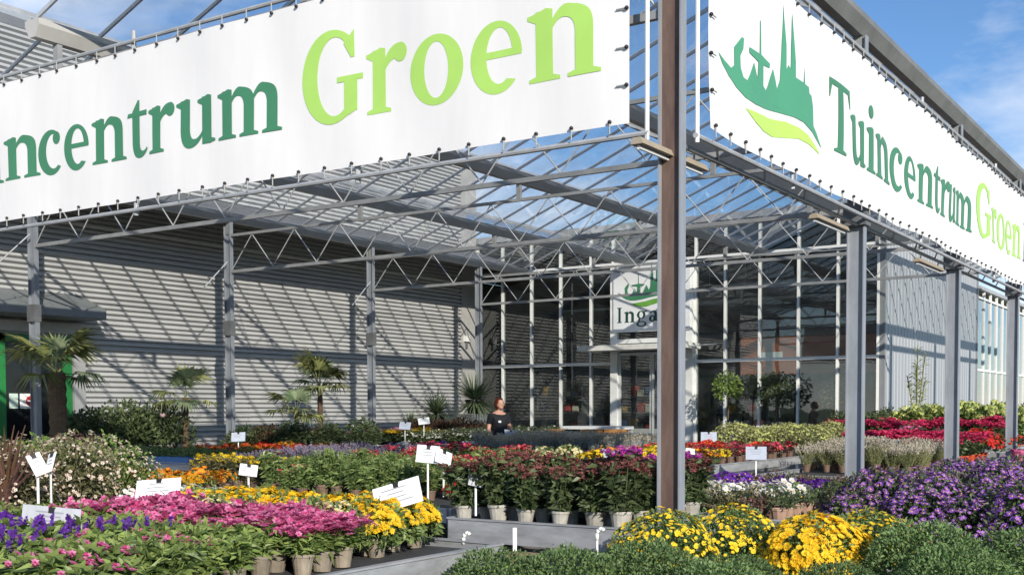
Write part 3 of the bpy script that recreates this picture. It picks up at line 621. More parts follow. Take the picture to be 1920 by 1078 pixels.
# ------------------------------------------------------------------ plant building blocks (numpy)
class PM:
    """many small leaves, petals and stems in one mesh"""
    def __init__(s): s.V = []; s.Fq = []; s.Ft = []; s.n = 0; s.mq = []; s.mt = []
    def _add(s, V, F, mi):
        V = np.asarray(V, float); F = np.asarray(F, int) + s.n; s.V.append(V); s.n += len(V)
        if F.shape[1] == 4: s.Fq.append(F); s.mq.append(np.full(len(F), mi))
        else: s.Ft.append(F); s.mt.append(np.full(len(F), mi))
    def leaves(s, P, D, L, W, mi=0, fold=0.25, droop=0.15, up=None):
        P = np.asarray(P, float); N = len(P)
        if N == 0: return s
        D = D/np.linalg.norm(D, axis=1, keepdims=True)
        R_ = RNG.normal(size=(N,3)) if up is None else np.tile(np.array(up, float), (N,1)) + RNG.normal(size=(N,3))*0.35
        A = np.cross(D, R_); A /= np.linalg.norm(A, axis=1, keepdims=True)+1e-9
        B = np.cross(A, D)
        L = np.broadcast_to(L, (N,))[:,None]; W = np.broadcast_to(W, (N,))[:,None]
        tip = P + D*L - np.array([0,0,1])*L*droop
        mid = P + D*L*0.48
        l_ = mid + A*W/2 + B*W*fold; r_ = mid - A*W/2 + B*W*fold
        V = np.stack([P, r_, tip, l_], 1).reshape(-1,3)
        F = np.arange(N*4).reshape(N,4); s._add(V, F, mi); return s
    def sticks(s, P, Q, r, mi=0):
        P = np.asarray(P, float); Q = np.asarray(Q, float); N = len(P); D = Q-P
        D /= np.linalg.norm(D, axis=1, keepdims=True)+1e-9
        A = np.cross(D, np.array([0.3,0.9,0.2])); A /= np.linalg.norm(A, axis=1, keepdims=True)+1e-9; B = np.cross(D, A)
        ring = [A*math.cos(t)+B*math.sin(t) for t in (0, 2.094, 4.189)]
        V = np.stack([P+k*r for k in ring]+[Q+k*r*0.7 for k in ring], 1).reshape(-1,3)
        base = (np.arange(N)*6)[:,None]
        F = np.concatenate([base+np.array([[i,(i+1)%3,3+(i+1)%3,3+i]]) for i in range(3)], 0); s._add(V, F, mi); return s
    def flowers(s, P, Nn, R_, k=6, mi=0, mc=1, cup=0.25, cen=0.30, wide=0.95):
        P = np.asarray(P, float); n = len(P)
        if n == 0: return s
        Nn = Nn/np.linalg.norm(Nn, axis=1, keepdims=True); R_ = np.broadcast_to(R_, (n,))[:,None]
        A = np.cross(Nn, RNG.normal(size=(n,3))); A /= np.linalg.norm(A, axis=1, keepdims=True); B = np.cross(Nn, A)
        for j in range(k):
            t = 2*math.pi*j/k; h = math.pi/k*wide
            d = lambda a: A*math.cos(a)+B*math.sin(a)
            jit = 1+RNG.uniform(-0.12,0.12,(n,1))
            tip = P + d(t)*R_*jit + Nn*R_*cup; l_ = P + d(t-h)*R_*0.72 + Nn*R_*cup*0.9; r_ = P + d(t+h)*R_*0.72 + Nn*R_*cup*0.9
            V = np.stack([P, l_, tip, r_], 1).reshape(-1,3); s._add(V, np.arange(n*4).reshape(n,4), mi)
        if cen > 0:
            m = 5; rim = [P + (A*math.cos(2*math.pi*j/m)+B*math.sin(2*math.pi*j/m))*R_*cen + Nn*R_*(cup*0.55) for j in range(m)]
            top = P + Nn*R_*(cup*0.8+0.12)
            V = np.stack([top]+rim, 1).reshape(-1,3); base = (np.arange(n)*(m+1))[:,None]
            F = np.concatenate([base+np.array([[0,1+j,1+(j+1)%m]]) for j in range(m)], 0); s._add(V, F, mc)
        return s
    def mesh(s, name, mats):
        V = np.concatenate(s.V) if s.V else np.zeros((0,3)); F = []; mi = []
        for a, m in zip(s.Fq, s.mq): F += a.tolist(); mi += m.tolist()
        for a, m in zip(s.Ft, s.mt): F += a.tolist(); mi += m.tolist()
        me = bpy.data.meshes.new(name); me.from_pydata(V.tolist(), [], F)
        for m in mats: me.materials.append(m)
        me.polygons.foreach_set('material_index', mi); me.update(); return me

def dome_pts(n, r, h, z0, inner=0.35, low=-0.15):
    """points in the outer shell of a lumpy dome, with outward normals"""
    ct = RNG.uniform(low, 1, n); ph = RNG.uniform(0, 2*math.pi, n); st_ = np.sqrt(np.maximum(0, 1-ct**2))
    Nn = np.stack([st_*np.cos(ph), st_*np.sin(ph), ct], 1)
    k = 1 - inner*RNG.random(n)**2
    lump = 1 + 0.07*np.sin(ph*3+ct*4+RNG.random()*6) + 0.05*np.sin(ph*5-ct*3)
    P = Nn*(k*lump)[:,None]*np.array([r,r,h]) + np.array([0,0,z0])
    return P, Nn

def pot_mesh(r, h, mat, n=14):
    b = MB(); b.lathe([(r*0.72,0),(r*0.97,h*0.86),(r*1.06,h*0.86),(r*1.06,h),(r*0.95,h),(r*0.93,h*0.9)], n)
    b.lathe([(r*0.92,h*0.9),(0.002,h*0.9)], n, mi=1)
    return b.mesh('pot', [mat, SOIL])

POT_BEIGE = M("beige_pot", (0.25,0.21,0.155), 0.6, 0, 0.25, 14, objrand=0.22)
POT_WHITE = M("pale_grey_pot", (0.38,0.36,0.31), 0.55, 0, 0.25, 14, objrand=0.2)
POT_BLACK = M("black_pot", (0.02,0.02,0.021), 0.5, 0, 0.1, 12)
POT_TERRA = M("terracotta_pot", (0.42,0.12,0.04), 0.6, 0, 0.1, 12)
POT_RED = M("orange_red_pot", (0.50,0.07,0.025), 0.45, 0, 0.1, 8)
POT_PINK = M("pink_pot", (0.62,0.12,0.26), 0.45, 0, 0.06, 8)
POT_BROWN = M("dull_brown_pot", (0.16,0.10,0.07), 0.6, 0, 0.1, 8)

L_MUM = LEAF("mum_leaf", (0.030,0.068,0.022), (0.095,0.180,0.055), 0.5, c3=(0.22,0.32,0.12))
L_FRESH = LEAF("fresh_leaf", (0.035,0.080,0.018), (0.12,0.21,0.05), 0.45, c3=(0.30,0.38,0.13))
L_MID = LEAF("mid_leaf", (0.020,0.055,0.012), (0.085,0.175,0.034), 0.4, c3=(0.30,0.38,0.11))
L_DARK = LEAF("dark_leaf", (0.018,0.036,0.014), (0.062,0.105,0.036), 0.45, c3=(0.15,0.19,0.08))
L_OLIVE = LEAF("olive_leaf", (0.04,0.05,0.018), (0.12,0.13,0.05), 0.5, c3=(0.2,0.18,0.09))
L_GREY = LEAF("silver_leaf", (0.14,0.16,0.15), (0.32,0.35,0.33), 0.6, c3=(0.5,0.52,0.48))
L_BURG = LEAF("burgundy_leaf", (0.05,0.016,0.018), (0.15,0.055,0.05), 0.5, c3=(0.22,0.12,0.10))
L_BROWN = LEAF("bronze_leaf", (0.05,0.026,0.014), (0.16,0.085,0.045), 0.6)
L_LIME = LEAF("lime_leaf", (0.10,0.17,0.03), (0.30,0.40,0.10), 0.5)
L_CREAMG = LEAF("cream_green_leaf", (0.16,0.18,0.07), (0.45,0.44,0.22), 0.55)
L_YUCCA = LEAF("yucca_leaf", (0.06,0.09,0.045), (0.17,0.22,0.11), 0.4)
L_DASY = LEAF("dasylirion_leaf", (0.10,0.15,0.07), (0.28,0.34,0.19), 0.45)
L_PALM = LEAF("palm_leaf", (0.08,0.11,0.03), (0.26,0.30,0.10), 0.4, c3=(0.42,0.42,0.17))
F_YEL = LEAF("yellow_petal", (0.80,0.52,0.015), (0.94,0.74,0.04), 0.6, 0.3)
F_ORY = LEAF("golden_petal", (0.70,0.28,0.006), (0.88,0.50,0.015), 0.6, 0.3)
F_GOLD = LEAF("gold_petal", (0.88,0.52,0.012), (0.97,0.72,0.035), 0.6, 0.3)
F_CREAM = LEAF("cream_petal", (0.74,0.66,0.32), (0.86,0.82,0.58), 0.6, 0.3)
F_PINK = LEAF("hot_pink_petal", (0.50,0.030,0.15), (0.72,0.10,0.32), 0.6, 0.3, c3=(0.80,0.30,0.50))
F_LPINK = LEAF("pale_pink_petal", (0.70,0.30,0.42), (0.82,0.50,0.60), 0.6, 0.3)
F_PURP = LEAF("violet_petal", (0.075,0.012,0.21), (0.19,0.04,0.39), 0.6, 0.25, c3=(0.42,0.19,0.60))
F_DPUR = LEAF("deep_purple_petal", (0.06,0.01,0.20), (0.16,0.04,0.36), 0.6, 0.2)
F_BLUSH = LEAF("blush_petal", (0.55,0.34,0.26), (0.80,0.62,0.52), 0.6, 0.3, c3=(0.88,0.80,0.70))
F_ORANGE = LEAF("orange_petal", (0.72,0.16,0.01), (0.86,0.36,0.02), 0.6, 0.3)
F_WHITE = LEAF("white_petal", (0.70,0.70,0.66), (0.86,0.86,0.82), 0.6, 0.3)
F_RED = LEAF("red_petal", (0.50,0.012,0.012), (0.74,0.045,0.03), 0.6, 0.25)
F_CRIM = LEAF("crimson_petal", (0.38,0.012,0.06), (0.66,0.05,0.15), 0.6, 0.25)
F_SEDUM = LEAF("sedum_head", (0.09,0.018,0.022), (0.20,0.045,0.05), 0.7, 0.15, c3=(0.28,0.11,0.09))
F_MAG = LEAF("magenta_petal", (0.34,0.02,0.26), (0.55,0.08,0.42), 0.6, 0.25)
F_LAV = LEAF("lavender_petal", (0.13,0.11,0.16), (0.29,0.25,0.33), 0.6, 0.25)
F_LIMEF = LEAF("lime_floret", (0.45,0.50,0.10), (0.72,0.74,0.30), 0.6, 0.3)
F_HEATH = LEAF("pale_heather", (0.33,0.29,0.22), (0.58,0.53,0.42), 0.6, 0.3)
C_BROWN = M("flower_eye_brown", (0.16,0.06,0.01), 0.8); C_YEL = M("flower_eye_yellow", (0.7,0.42,0.02), 0.8); C_GREEN = M("flower_eye_green", (0.25,0.28,0.05), 0.8); C_PINKD = M("flower_eye_crimson", (0.35,0.01,0.08), 0.8)
WOODY = M("twig", (0.10,0.07,0.045), 0.8)

def k_mum(nl, nf, r, h, pr, ph, petal, eye, fr=0.02, kp=9, pot=POT_BROWN, leaf=None, ll=0.045, low=-0.2, flow=0.1, inner=0.35, cup=0.2):
    z0 = ph + h*0.18; p = PM()
    P, Nn = dome_pts(nl, r, h*0.82, z0, inner, low)
    p.leaves(P, Nn*0.8+RNG.normal(size=P.shape)*0.55+np.array([0,0,0.25]), RNG.uniform(0.7,1.3,nl)*ll, RNG.uniform(0.35,0.55,nl)*ll)
    P2, N2 = dome_pts(nl//4, r*0.6, h*0.55, z0, 0.8, -0.3)
    p.leaves(P2, N2+RNG.normal(size=P2.shape)*0.6, ll*1.2, ll*0.6)
    ns = 14; a = RNG.uniform(0,2*math.pi,ns); Q, NQ = dome_pts(ns, r*0.75, h*0.65, z0, 0.2, 0.0)
    p.sticks(np.stack([0.02*np.cos(a),0.02*np.sin(a),np.full(ns,ph*0.88)],1), Q, 0.003)
    parts = [('foliage', p.mesh('foliage', [leaf or L_MUM]), 'stuff')]
    if nf:
        f = PM(); P, Nn = dome_pts(nf, r*1.04, h*0.86, z0, 0.06, flow)
        f.flowers(P, Nn+RNG.normal(size=P.shape)*0.25+np.array([0,0,0.25]), RNG.uniform(0.75,1.2,nf)*fr, kp, 0, 1, cup, 0.28, 1.0)
        parts.append(('flowers', f.mesh('flowers', [petal, eye]), 'stuff'))
    parts.append(('pot', pot_mesh(pr, ph, pot), None)); return parts

def k_upright(ns, r, h, ph, pr, leaf, petal, eye, nl=14, ll=0.05, lw=0.012, fr=0.018, per=3, kp=5, pot=POT_BEIGE, spread=0.3, cup=0.15, spike=False, frac=1.0, spikelen=0.1, stemr=0.0025, tmax=0.97):
    """many stems with narrow leaves, flowers on top (heads or spikes)"""
    p = PM(); f = PM(); a = RNG.uniform(0,2*math.pi,ns); q = np.sqrt(RNG.random(ns))
    base = np.stack([pr*0.8*q*np.cos(a), pr*0.8*q*np.sin(a), np.full(ns, ph*0.9)],1)
    hh = h*RNG.uniform(0.8,1.05,ns)
    tip = np.stack([r*q*np.cos(a), r*q*np.sin(a), ph+hh],1) + RNG.normal(size=(ns,3))*np.array([0.012,0.012,0])
    p.sticks(base, tip, stemr)
    t = RNG.uniform(0.02,tmax,(ns,nl))
    P = base[:,None,:]*(1-t[...,None]) + tip[:,None,:]*t[...,None]; P = P.reshape(-1,3)
    D = RNG.normal(size=P.shape)*np.array([1,1,0.35])+np.array([0,0,0.45])
    n = len(P); p.leaves(P, D, RNG.uniform(0.7,1.3,n)*ll, RNG.uniform(0.7,1.3,n)*lw, 0, 0.15, 0.25)
    sel = RNG.random(ns) < frac; T = tip[sel]; m = len(T)
    if m and petal:
        if spike:
            k = per; s_ = np.tile(np.linspace(0,1,k),(m,1)); ax = (T-base[sel]); ax /= np.linalg.norm(ax,axis=1,keepdims=True)
            P = T[:,None,:] + ax[:,None,:]*(s_[...,None]*spikelen) + RNG.normal(size=(m,k,3))*0.006*(1.4-s_[...,None]); P = P.reshape(-1,3)
            f.flowers(P, RNG.normal(size=P.shape)*np.array([1,1,0.4])+np.array([0,0,0.3]), fr*RNG.uniform(0.6,1.1,len(P)), kp, 0, 1, cup, 0.0)
        else:
            P = np.repeat(T, per, 0) + RNG.normal(size=(m*per,3))*np.array([fr*1.1,fr*1.1,fr*0.5])*(per > 1)
            f.flowers(P, RNG.normal(size=P.shape)*0.4+np.array([0,0,1.0]), fr*RNG.uniform(0.8,1.15,len(P)), kp, 0, 1, cup, 0.28)
    parts = [('foliage', p.mesh('foliage', [leaf]), 'stuff')]
    if m and petal: parts.append(('flowers', f.mesh('flowers', [petal, eye]), 'stuff'))
    if pr: parts.append(('pot', pot_mesh(pr, ph, pot), None))
    return parts

def k_grass(n, L, w_, ph, pr, leaf, pot=POT_BLACK, lo=0.15, arch=0.25, seg=4):
    """radiating narrow leaves (yucca, dasylirion, grass); each leaf a bent strip"""
    p = PM(); a = RNG.uniform(0,2*math.pi,n); el = np.arcsin(RNG.uniform(math.sin(lo*math.pi/2), 1.0, n))
    d = np.stack([np.cos(el)*np.cos(a), np.cos(el)*np.sin(a), np.sin(el)],1); side = np.stack([-np.sin(a), np.cos(a), np.zeros(n)],1)
    ln = L*RNG.uniform(0.75,1.1,n)
    for k in range(seg):
        t0, t1 = k/seg, (k+1)/seg
        w0 = w_*(1-t0**2*0.9)/2; w1 = w_*(1-t1**2*0.95)/2
        c0 = d*(ln*t0)[:,None]+np.array([0,0,ph]) - np.array([0,0,1])*(ln*arch*t0**2)[:,None]; c1 = d*(ln*t1)[:,None]+np.array([0,0,ph]) - np.array([0,0,1])*(ln*arch*t1**2)[:,None]
        V = np.stack([c0-side*w0, c0+side*w0, c1+side*w1, c1-side*w1],1).reshape(-1,3); p._add(V, np.arange(n*4).reshape(n,4), 0)
    parts = [('foliage', p.mesh('foliage', [leaf]), 'stuff')]
    if pr: parts.append(('pot', pot_mesh(pr, ph, pot), None))
    return parts

def k_low(nl, r, h, ph, pr, leaf, nf, fr, petal, eye, kp=5, ll=0.04, lw=0.022, pot=POT_BROWN, cup=0.15, wide=1.15):
    """low bedding plant: rosette of leaves with open flowers above"""
    p = PM(); P, Nn = dome_pts(nl, r, h*0.7, ph+h*0.15, 0.7, -0.1)
    p.leaves(P, Nn*0.7+RNG.normal(size=P.shape)*0.5+np.array([0,0,0.1]), RNG.uniform(0.7,1.3,nl)*ll, RNG.uniform(0.7,1.2,nl)*lw)
    parts = [('foliage', p.mesh('foliage', [leaf]), 'stuff')]
    if nf:
        f = PM(); P, Nn = dome_pts(nf, r*1.0, h*0.9, ph+h*0.15, 0.1, 0.15)
        f.flowers(P, Nn*0.6+RNG.normal(size=P.shape)*0.3+np.array([0.25,-0.4,0.6]), fr*RNG.uniform(0.75,1.15,nf), kp, 0, 1, cup, 0.25, wide)
        parts.append(('flowers', f.mesh('flowers', [petal, eye]), 'stuff'))
    parts.append(('pot', pot_mesh(pr, ph, pot, 10), None)); return parts

ORD = ['first','second','third','fourth','fifth','sixth','seventh','eighth','ninth','tenth','eleventh','twelfth','thirteenth','fourteenth','fifteenth','sixteenth']
def plant(name, parts, x, y, z, label, cat, group=None, rot=None, sc=1.0):
    t = thing(name, label, cat, (x,y,z), RNG.uniform(0,6.28) if rot is None else rot, group, (sc*RNG.uniform(0.95,1.05), sc*RNG.uniform(0.95,1.05), sc*RNG.uniform(0.88,1.10)))
    if sc < 1.3 and name != 'dasylirion': t.rotation_euler.x = RNG.uniform(-0.05,0.05); t.rotation_euler.y = RNG.uniform(-0.05,0.05)
    for n_, me, kd in parts: obj(n_, me, t, kind=kd)
    return t
def rows(name, kinds, x0, x1, nx, y0, y1, ny, z, label, cat, group, jit=0.02, s0=0.9, s1=1.1, skip=0.0, zj=0.0):
    for i in range(nx):
        for j in range(ny):
            if RNG.random() < skip: continue
            x = x0+(x1-x0)*(i/max(1,nx-1)) + RNG.uniform(-jit,jit); y = y0+(y1-y0)*(j/max(1,ny-1)) + RNG.uniform(-jit,jit)
            wd = []
            if nx*ny > 1:
                if ny > 1: wd.append(ORD[j] + ' row')
                if nx > 1: wd.append(ORD[i] + ' from left')
            plant(name, kinds[RNG.integers(len(kinds))], x, y, z, ', '.join([label]+wd), cat, group, sc=RNG.uniform(s0,s1))

# ------------------------------------------------------------------ foreground chrysanthemums on a low trolley
bench(-0.28,3.0,-2.75,-0.35,0.24,'low trolley under the big chrysanthemums in the foreground',0.06)
bench(0.30,3.0,-0.30,0.95,0.24,'low trolley under the golden chrysanthemum behind the front one',0.06)
K_GREEN = [k_mum(4600, 420, 0.40, 0.37, 0.13, 0.14, L_LIME, C_GREEN, 0.007, 5, ll=0.034, inner=0.22) for _ in range(2)]
K_YDOT = [k_mum(3600, 680, 0.37, 0.41, 0.13, 0.18, F_YEL, C_YEL, 0.0175, 9, ll=0.034, inner=0.2, flow=-0.05) for _ in range(2)]
K_GOLD = [k_mum(1800, 820, 0.38, 0.42, 0.13, 0.19, F_GOLD, C_YEL, 0.030, 12, ll=0.042, inner=0.25, cup=0.3, flow=-0.15)]
FG = 'green chrysanthemums still in bud along the foreground trolley'
for x, y, s_, l in ((-0.02,-2.28,0.84,'green budding chrysanthemum dome at the far left of the foreground group'),(0.30,-2.0,0.92,'green budding chrysanthemum beside the leftmost one in the foreground'),(0.62,-1.62,0.86,'green budding chrysanthemum, third from the left in the foreground'),
        (1.04,-1.25,0.82,'green budding chrysanthemum below the pale yellow dome'),(1.56,-0.98,0.74,'green budding chrysanthemum directly below the golden dome'),
        (1.86,-0.18,1.08,'tall green budding chrysanthemum dome right of the golden one'),(2.48,-0.02,1.08,'green budding chrysanthemum at the right edge of the picture'),(2.15,-0.72,0.86,'green budding chrysanthemum low at the bottom right'),(1.15,-1.85,0.85,'green budding chrysanthemum at the bottom edge, centre')):
    plant('chrysanthemum', K_GREEN[RNG.integers(2)], x, y, 0.24, l, 'chrysanthemum', FG, sc=s_)
plant('chrysanthemum', K_YDOT[0], 0.34, -0.80, 0.24, 'green chrysanthemum dotted with opening yellow flowers in front of the corner post', 'chrysanthemum', sc=0.93)
plant('chrysanthemum', K_YDOT[1], 0.56, -0.20, 0.24, 'yellow dotted chrysanthemum just right of the corner post', 'chrysanthemum', sc=1.0)
plant('chrysanthemum', K_YDOT[0], 1.30, 0.50, 0.24, 'yellow dotted chrysanthemum dome behind the golden one', 'chrysanthemum', sc=1.0)
plant('chrysanthemum', K_GOLD[0], 1.15, -0.22, 0.24, 'fully open golden yellow chrysanthemum dome', 'chrysanthemum', sc=0.98)

# ------------------------------------------------------------------ front left bench: dianthus, small mums, leafy salvias
K_SM_Y = [k_mum(520, 300, 0.165, 0.20, 0.065, 0.12, F_GOLD, C_YEL, 0.023, 8, POT_BEIGE, L_FRESH, 0.05, -0.5, cup=0.3) for _ in range(2)]
K_SM_C = [k_mum(520, 200, 0.165, 0.19, 0.065, 0.12, F_CREAM, C_YEL, 0.022, 8, POT_BEIGE, L_FRESH, 0.05, -0.5, cup=0.3) for _ in range(2)]
K_PINK = [k_upright(64, 0.15, 0.155, 0.12, 0.062, L_MID, F_PINK, C_PINKD, 12, 0.07, 0.02, 0.026, 4, 6, POT_BEIGE, tmax=0.78) for _ in range(3)]
K_LEAFY = [k_upright(26, 0.15, 0.16, 0.11, 0.062, L_MID, None, None, 14, 0.08, 0.022, pot=POT_BEIGE) for _ in range(2)]
K_SALV = [k_upright(32, 0.14, 0.16, 0.11, 0.062, L_MID, F_DPUR, C_PINKD, 14, 0.08, 0.024, 0.015, 9, 5, POT_BEIGE, spike=True, frac=0.35, spikelen=0.05) for _ in range(2)]
K_LEAFP = [k_upright(32, 0.14, 0.16, 0.11, 0.062, L_MID, F_PINK, C_PINKD, 13, 0.09, 0.028, 0.022, 3, 6, POT_BEIGE, frac=0.3) for _ in range(1)]
rows('mum_pot', K_SM_Y, -2.85, -1.02, 9, -1.72, -2.20, 3, 0.60, 'small yellow chrysanthemum pot on the front bench', 'chrysanthemum', 'yellow mums on the front bench', 0.03, 0.94, 1.08)
rows('mum_pot', K_SM_C, -2.6, -1.05, 8, -2.44, -2.44, 1, 0.60, 'small cream chrysanthemum pot behind the pink dianthus', 'chrysanthemum', 'cream mums on the front bench', 0.03, 0.92, 1.04)
for x, w_ in ((-0.92,'rightmost'),(-1.10,'second from right')): plant('mum_pot', K_SM_Y[0], x, -2.33+(x+0.62)*-0.3, 0.60, 'small yellow chrysanthemum pot next to the cream ones, '+w_, 'chrysanthemum', 'yellow mums on the front bench', sc=1.0)
rows('dianthus_pot', K_PINK, -2.85, -0.78, 12, -2.68, -3.06, 3, 0.60, 'hot pink dianthus in a beige pot on the front bench', 'dianthus', 'pink dianthus on the front bench', 0.025)
for ix, x in enumerate(np.arange(-3.25, -0.5, 0.21)):
    for iy, y in enumerate(np.arange(-4.60, -3.15, 0.2)):
        if x > -0.80+(-3.25-y)*0.3: continue
        k = RNG.random(); pur = any(math.hypot(x-px_, y-py_) < r_ for px_, py_, r_ in ((-1.85,-4.0,0.32),(-1.35,-3.72,0.17),(-2.6,-3.7,0.25),(-1.3,-4.35,0.15))); wh_ = ', %s row, %s from left' % (ORD[iy], ORD[ix])
        if pur: plant('salvia_pot', K_SALV[RNG.integers(2)], x, y, 0.60, 'leafy pot with deep purple flower spikes at lower left'+wh_, 'salvia', 'purple salvias at the lower left')
        elif k > 0.62: plant('dianthus_pot', K_LEAFP[0], x, y, 0.60, 'leafy pot with few pink flowers at lower left'+wh_, 'dianthus', 'sparse pink pots at the lower left')
        else: plant('salvia_pot', K_LEAFY[RNG.integers(2)], x+RNG.uniform(-0.02,0.02), y+RNG.uniform(-0.02,0.02), 0.60, 'leafy green pot without flowers at lower left'+wh_, 'salvia', 'green leafy pots at the lower left')

# phormium: each strap leaf its own piece
def strap(L, w_, bend):
    b = MB(); n_ = 7; vs = []
    for i in range(n_+1):
        t = i/n_; ww = w_*(0.55+0.45*math.sin(math.pi*min(1,t*1.4+0.1)))*(1-t**4)/2 + 0.001
        x = bend*L*t*t; z = L*t*(1-0.35*bend*t)
        vs += [(x, -ww, z+0.012*(1-t)), (x+0.008, 0, z), (x, ww, z+0.012*(1-t))]
    fs = []
    for i in range(n_):
        a = i*3; fs += [(a,a+1,a+4,a+3),(a+1,a+2,a+5,a+4)]
    return b.add(vs, fs)
STRAP = [strap(0.62,0.05,0.25).mesh('strap_leaf', L_BURG), strap(0.55,0.045,0.55).mesh('strap_leaf', L_BURG), strap(0.66,0.05,0.1).mesh('strap_leaf', L_BROWN)]
def phormium(x, y, z, label, n_, sc=1.0):
    t = thing('phormium', label, 'phormium', (x,y,z), 0, 'burgundy phormiums at the left', sc)
    obj('pot', pot_mesh(0.11, 0.17, POT_BLACK), t)
    for i in range(n_): obj('strap_leaf', STRAP[i % 3], t, (0.02*math.cos(i*2.4),0.02*math.sin(i*2.4),0.14), (0,RNG.uniform(-0.05,0.45),i*2.4+RNG.uniform(-.3,.3)), RNG.uniform(0.7,1.1))
phormium(-4.62,-2.35,0.60,'burgundy strap-leaved phormium at the left edge, front one',30,1.0)
phormium(-4.98,-2.10,0.60,'burgundy strap-leaved phormium at the left edge, rear one',26,1.0)
phormium(-4.40,-2.75,0.60,'low burgundy phormium in front of the pale shrub',20,0.7)
K_GAURA = [k_mum(1100, 270, 0.30, 0.46, 0.085, 0.14, F_BLUSH, C_GREEN, 0.0155, 5, POT_BROWN, lf, 0.045, -0.45, -0.3, 0.7, 0.3) for lf in (L_OLIVE, L_MID, L_BROWN)]
rows('blush_shrub', K_GAURA, -6.1, -4.72, 5, -2.1, -1.05, 3, 0.60, 'loose blush white flowered shrub on left bench', 'shrub', 'blush flowered shrubs at the left', 0.06)
plant('empty_pot_plant', k_low(60,0.08,0.1,0.13,0.09,L_LIME,0,0,None,None,pot=POT_TERRA), -4.02, -2.36, 0.60, 'small terracotta pot with pale lime seedlings below the blush shrub', 'potted plant')
K_WHITE = [k_low(120,0.13,0.14,0.10,0.06,L_FRESH,46,0.028,F_WHITE,C_YEL) for _ in range(2)]
rows('white_viola', K_WHITE, -4.15, -3.88, 2, -1.5, -0.85, 3, 0.62, 'white viola pot beside the blush shrub', 'viola', 'white violas at the left', 0.03)

# ------------------------------------------------------------------ sedums by the corner post
K_SED = [k_upright(34, 0.16, 0.31, 0.13, 0.075, L_DARK, F_SEDUM, F_SEDUM, 17, 0.08, 0.034, 0.013, 11, 5, POT_WHITE, cup=0.5, stemr=0.004) for _ in range(3)]
K_SEDM = [k_upright(34, 0.15, 0.34, 0.13, 0.075, L_DARK, F_MAG, F_MAG, 14, 0.085, 0.034, 0.016, 11, 5, POT_WHITE, cup=0.5, stemr=0.004)]
rows('sedum_pot', K_SED, -1.66, -0.28, 6, -0.20, 1.0, 6, 0.61, 'dark red sedum in pale pot beside the corner post', 'sedum', 'dark red sedums by the corner post', 0.04, 0.84, 1.14)
for x, w_ in ((-0.9,'left'),(-0.65,'middle'),(-0.4,'right')): plant('sedum_pot', K_SEDM[0], x, 1.02, 0.64, 'magenta flowered sedum at the back of the sedum bench, '+w_+' one', 'sedum', 'magenta sedums')

# ------------------------------------------------------------------ middle benches
K_RED = [k_low(80,0.11,0.10,0.10,0.06,L_DARK,90,0.024,F_RED,F_RED) for _ in range(2)]
plant('red_mum', K_RED[0], -2.42, 0.66, 0.61, 'bright scarlet flower cushion, left one of the two on the silver rimmed bench', 'potted flower', sc=1.2)
plant('red_mum', K_RED[1], -2.37, 0.95, 0.61, 'bright scarlet flower cushion, right one of the two on the silver rimmed bench', 'potted flower', sc=1.2)
K_GRN = [k_upright(26, 0.13, 0.28, 0.11, 0.06, L_FRESH, F_CRIM, C_YEL, 16, 0.075, 0.02, 0.024, 2, 6, POT_BROWN, frac=f_) for f_ in (0.0, 0.25, 0.6)]
K_YUP = [k_upright(22, 0.13, 0.24, 0.11, 0.06, L_OLIVE, F_YEL, C_BROWN, 14, 0.06, 0.016, 0.026, 2, 6, POT_BROWN, frac=0.5)]
K_REDUP = [k_upright(26, 0.14, 0.30, 0.11, 0.06, L_FRESH, F_CRIM, C_YEL, 14, 0.06, 0.018, 0.026, 3, 6, POT_BROWN, frac=0.9)]
rows('green_perennial', [K_GRN[0],K_GRN[0],K_GRN[1]], -5.05, -3.2, 9, 0.95, 1.9, 4, 0.61, 'upright green perennial on the silver rimmed bench', 'perennial', 'green perennials mid bench', 0.04, 0.78, 1.15)
rows('green_perennial', [K_GRN[1],K_GRN[2],K_REDUP[0]], -5.05, -3.3, 8, 2.2, 3.3, 4, 0.61, 'crimson perennial amid the silver rimmed bench', 'perennial', 'crimson perennials mid bench', 0.04, 0.8, 1.15)
rows('green_perennial', [K_REDUP[0],K_GRN[0]], -5.05, -4.25, 4, 3.8, 4.6, 3, 0.61, 'crimson perennial behind on the silver rimmed bench', 'perennial', 'crimson perennials rear', 0.03)
K_ORA = [k_low(110,0.13,0.13,0.10,0.06,L_FRESH,60,0.026,F_ORANGE,C_YEL) for _ in range(2)] + [k_low(110,0.13,0.13,0.10,0.06,L_FRESH,60,0.026,F_ORY,C_BROWN)]
rows('orange_marigold', K_ORA, -7.4, -5.62, 9, -0.12, 0.9, 5, 0.62, 'orange marigold pot behind the blush shrub', 'marigold', 'orange marigolds', 0.03)
rows('yellow_perennial', K_YUP, -6.6, -5.6, 5, 1.25, 1.8, 3, 0.61, 'loose yellow flowered pot behind the orange marigolds', 'perennial', 'yellow perennials', 0.04)
K_LAV = [k_upright(44, 0.15, 0.24, 0.11, 0.06, L_OLIVE, F_LAV, F_LAV, 10, 0.04, 0.006, 0.012, 9, 4, POT_BROWN, spike=True, spikelen=0.08) for _ in range(2)]
rows('lavender_pot', K_LAV, -6.9, -5.6, 6, 2.5, 3.9, 5, 0.61, 'grey violet lavender pot behind marigolds', 'lavender', 'lavender pots', 0.04)
plant('burgundy_dome', k_mum(1500,0,0.45,0.42,0.16,0.2,None,None,leaf=L_BURG,ll=0.05), -7.85, 0.55, 0.61, 'low burgundy leaved dome at the far left behind the blush shrub', 'shrub')
K_CREAM2 = [k_mum(300,110,0.2,0.2,0.07,0.12,F_CREAM,C_YEL,0.03,7,POT_BROWN,L_FRESH,0.05)]
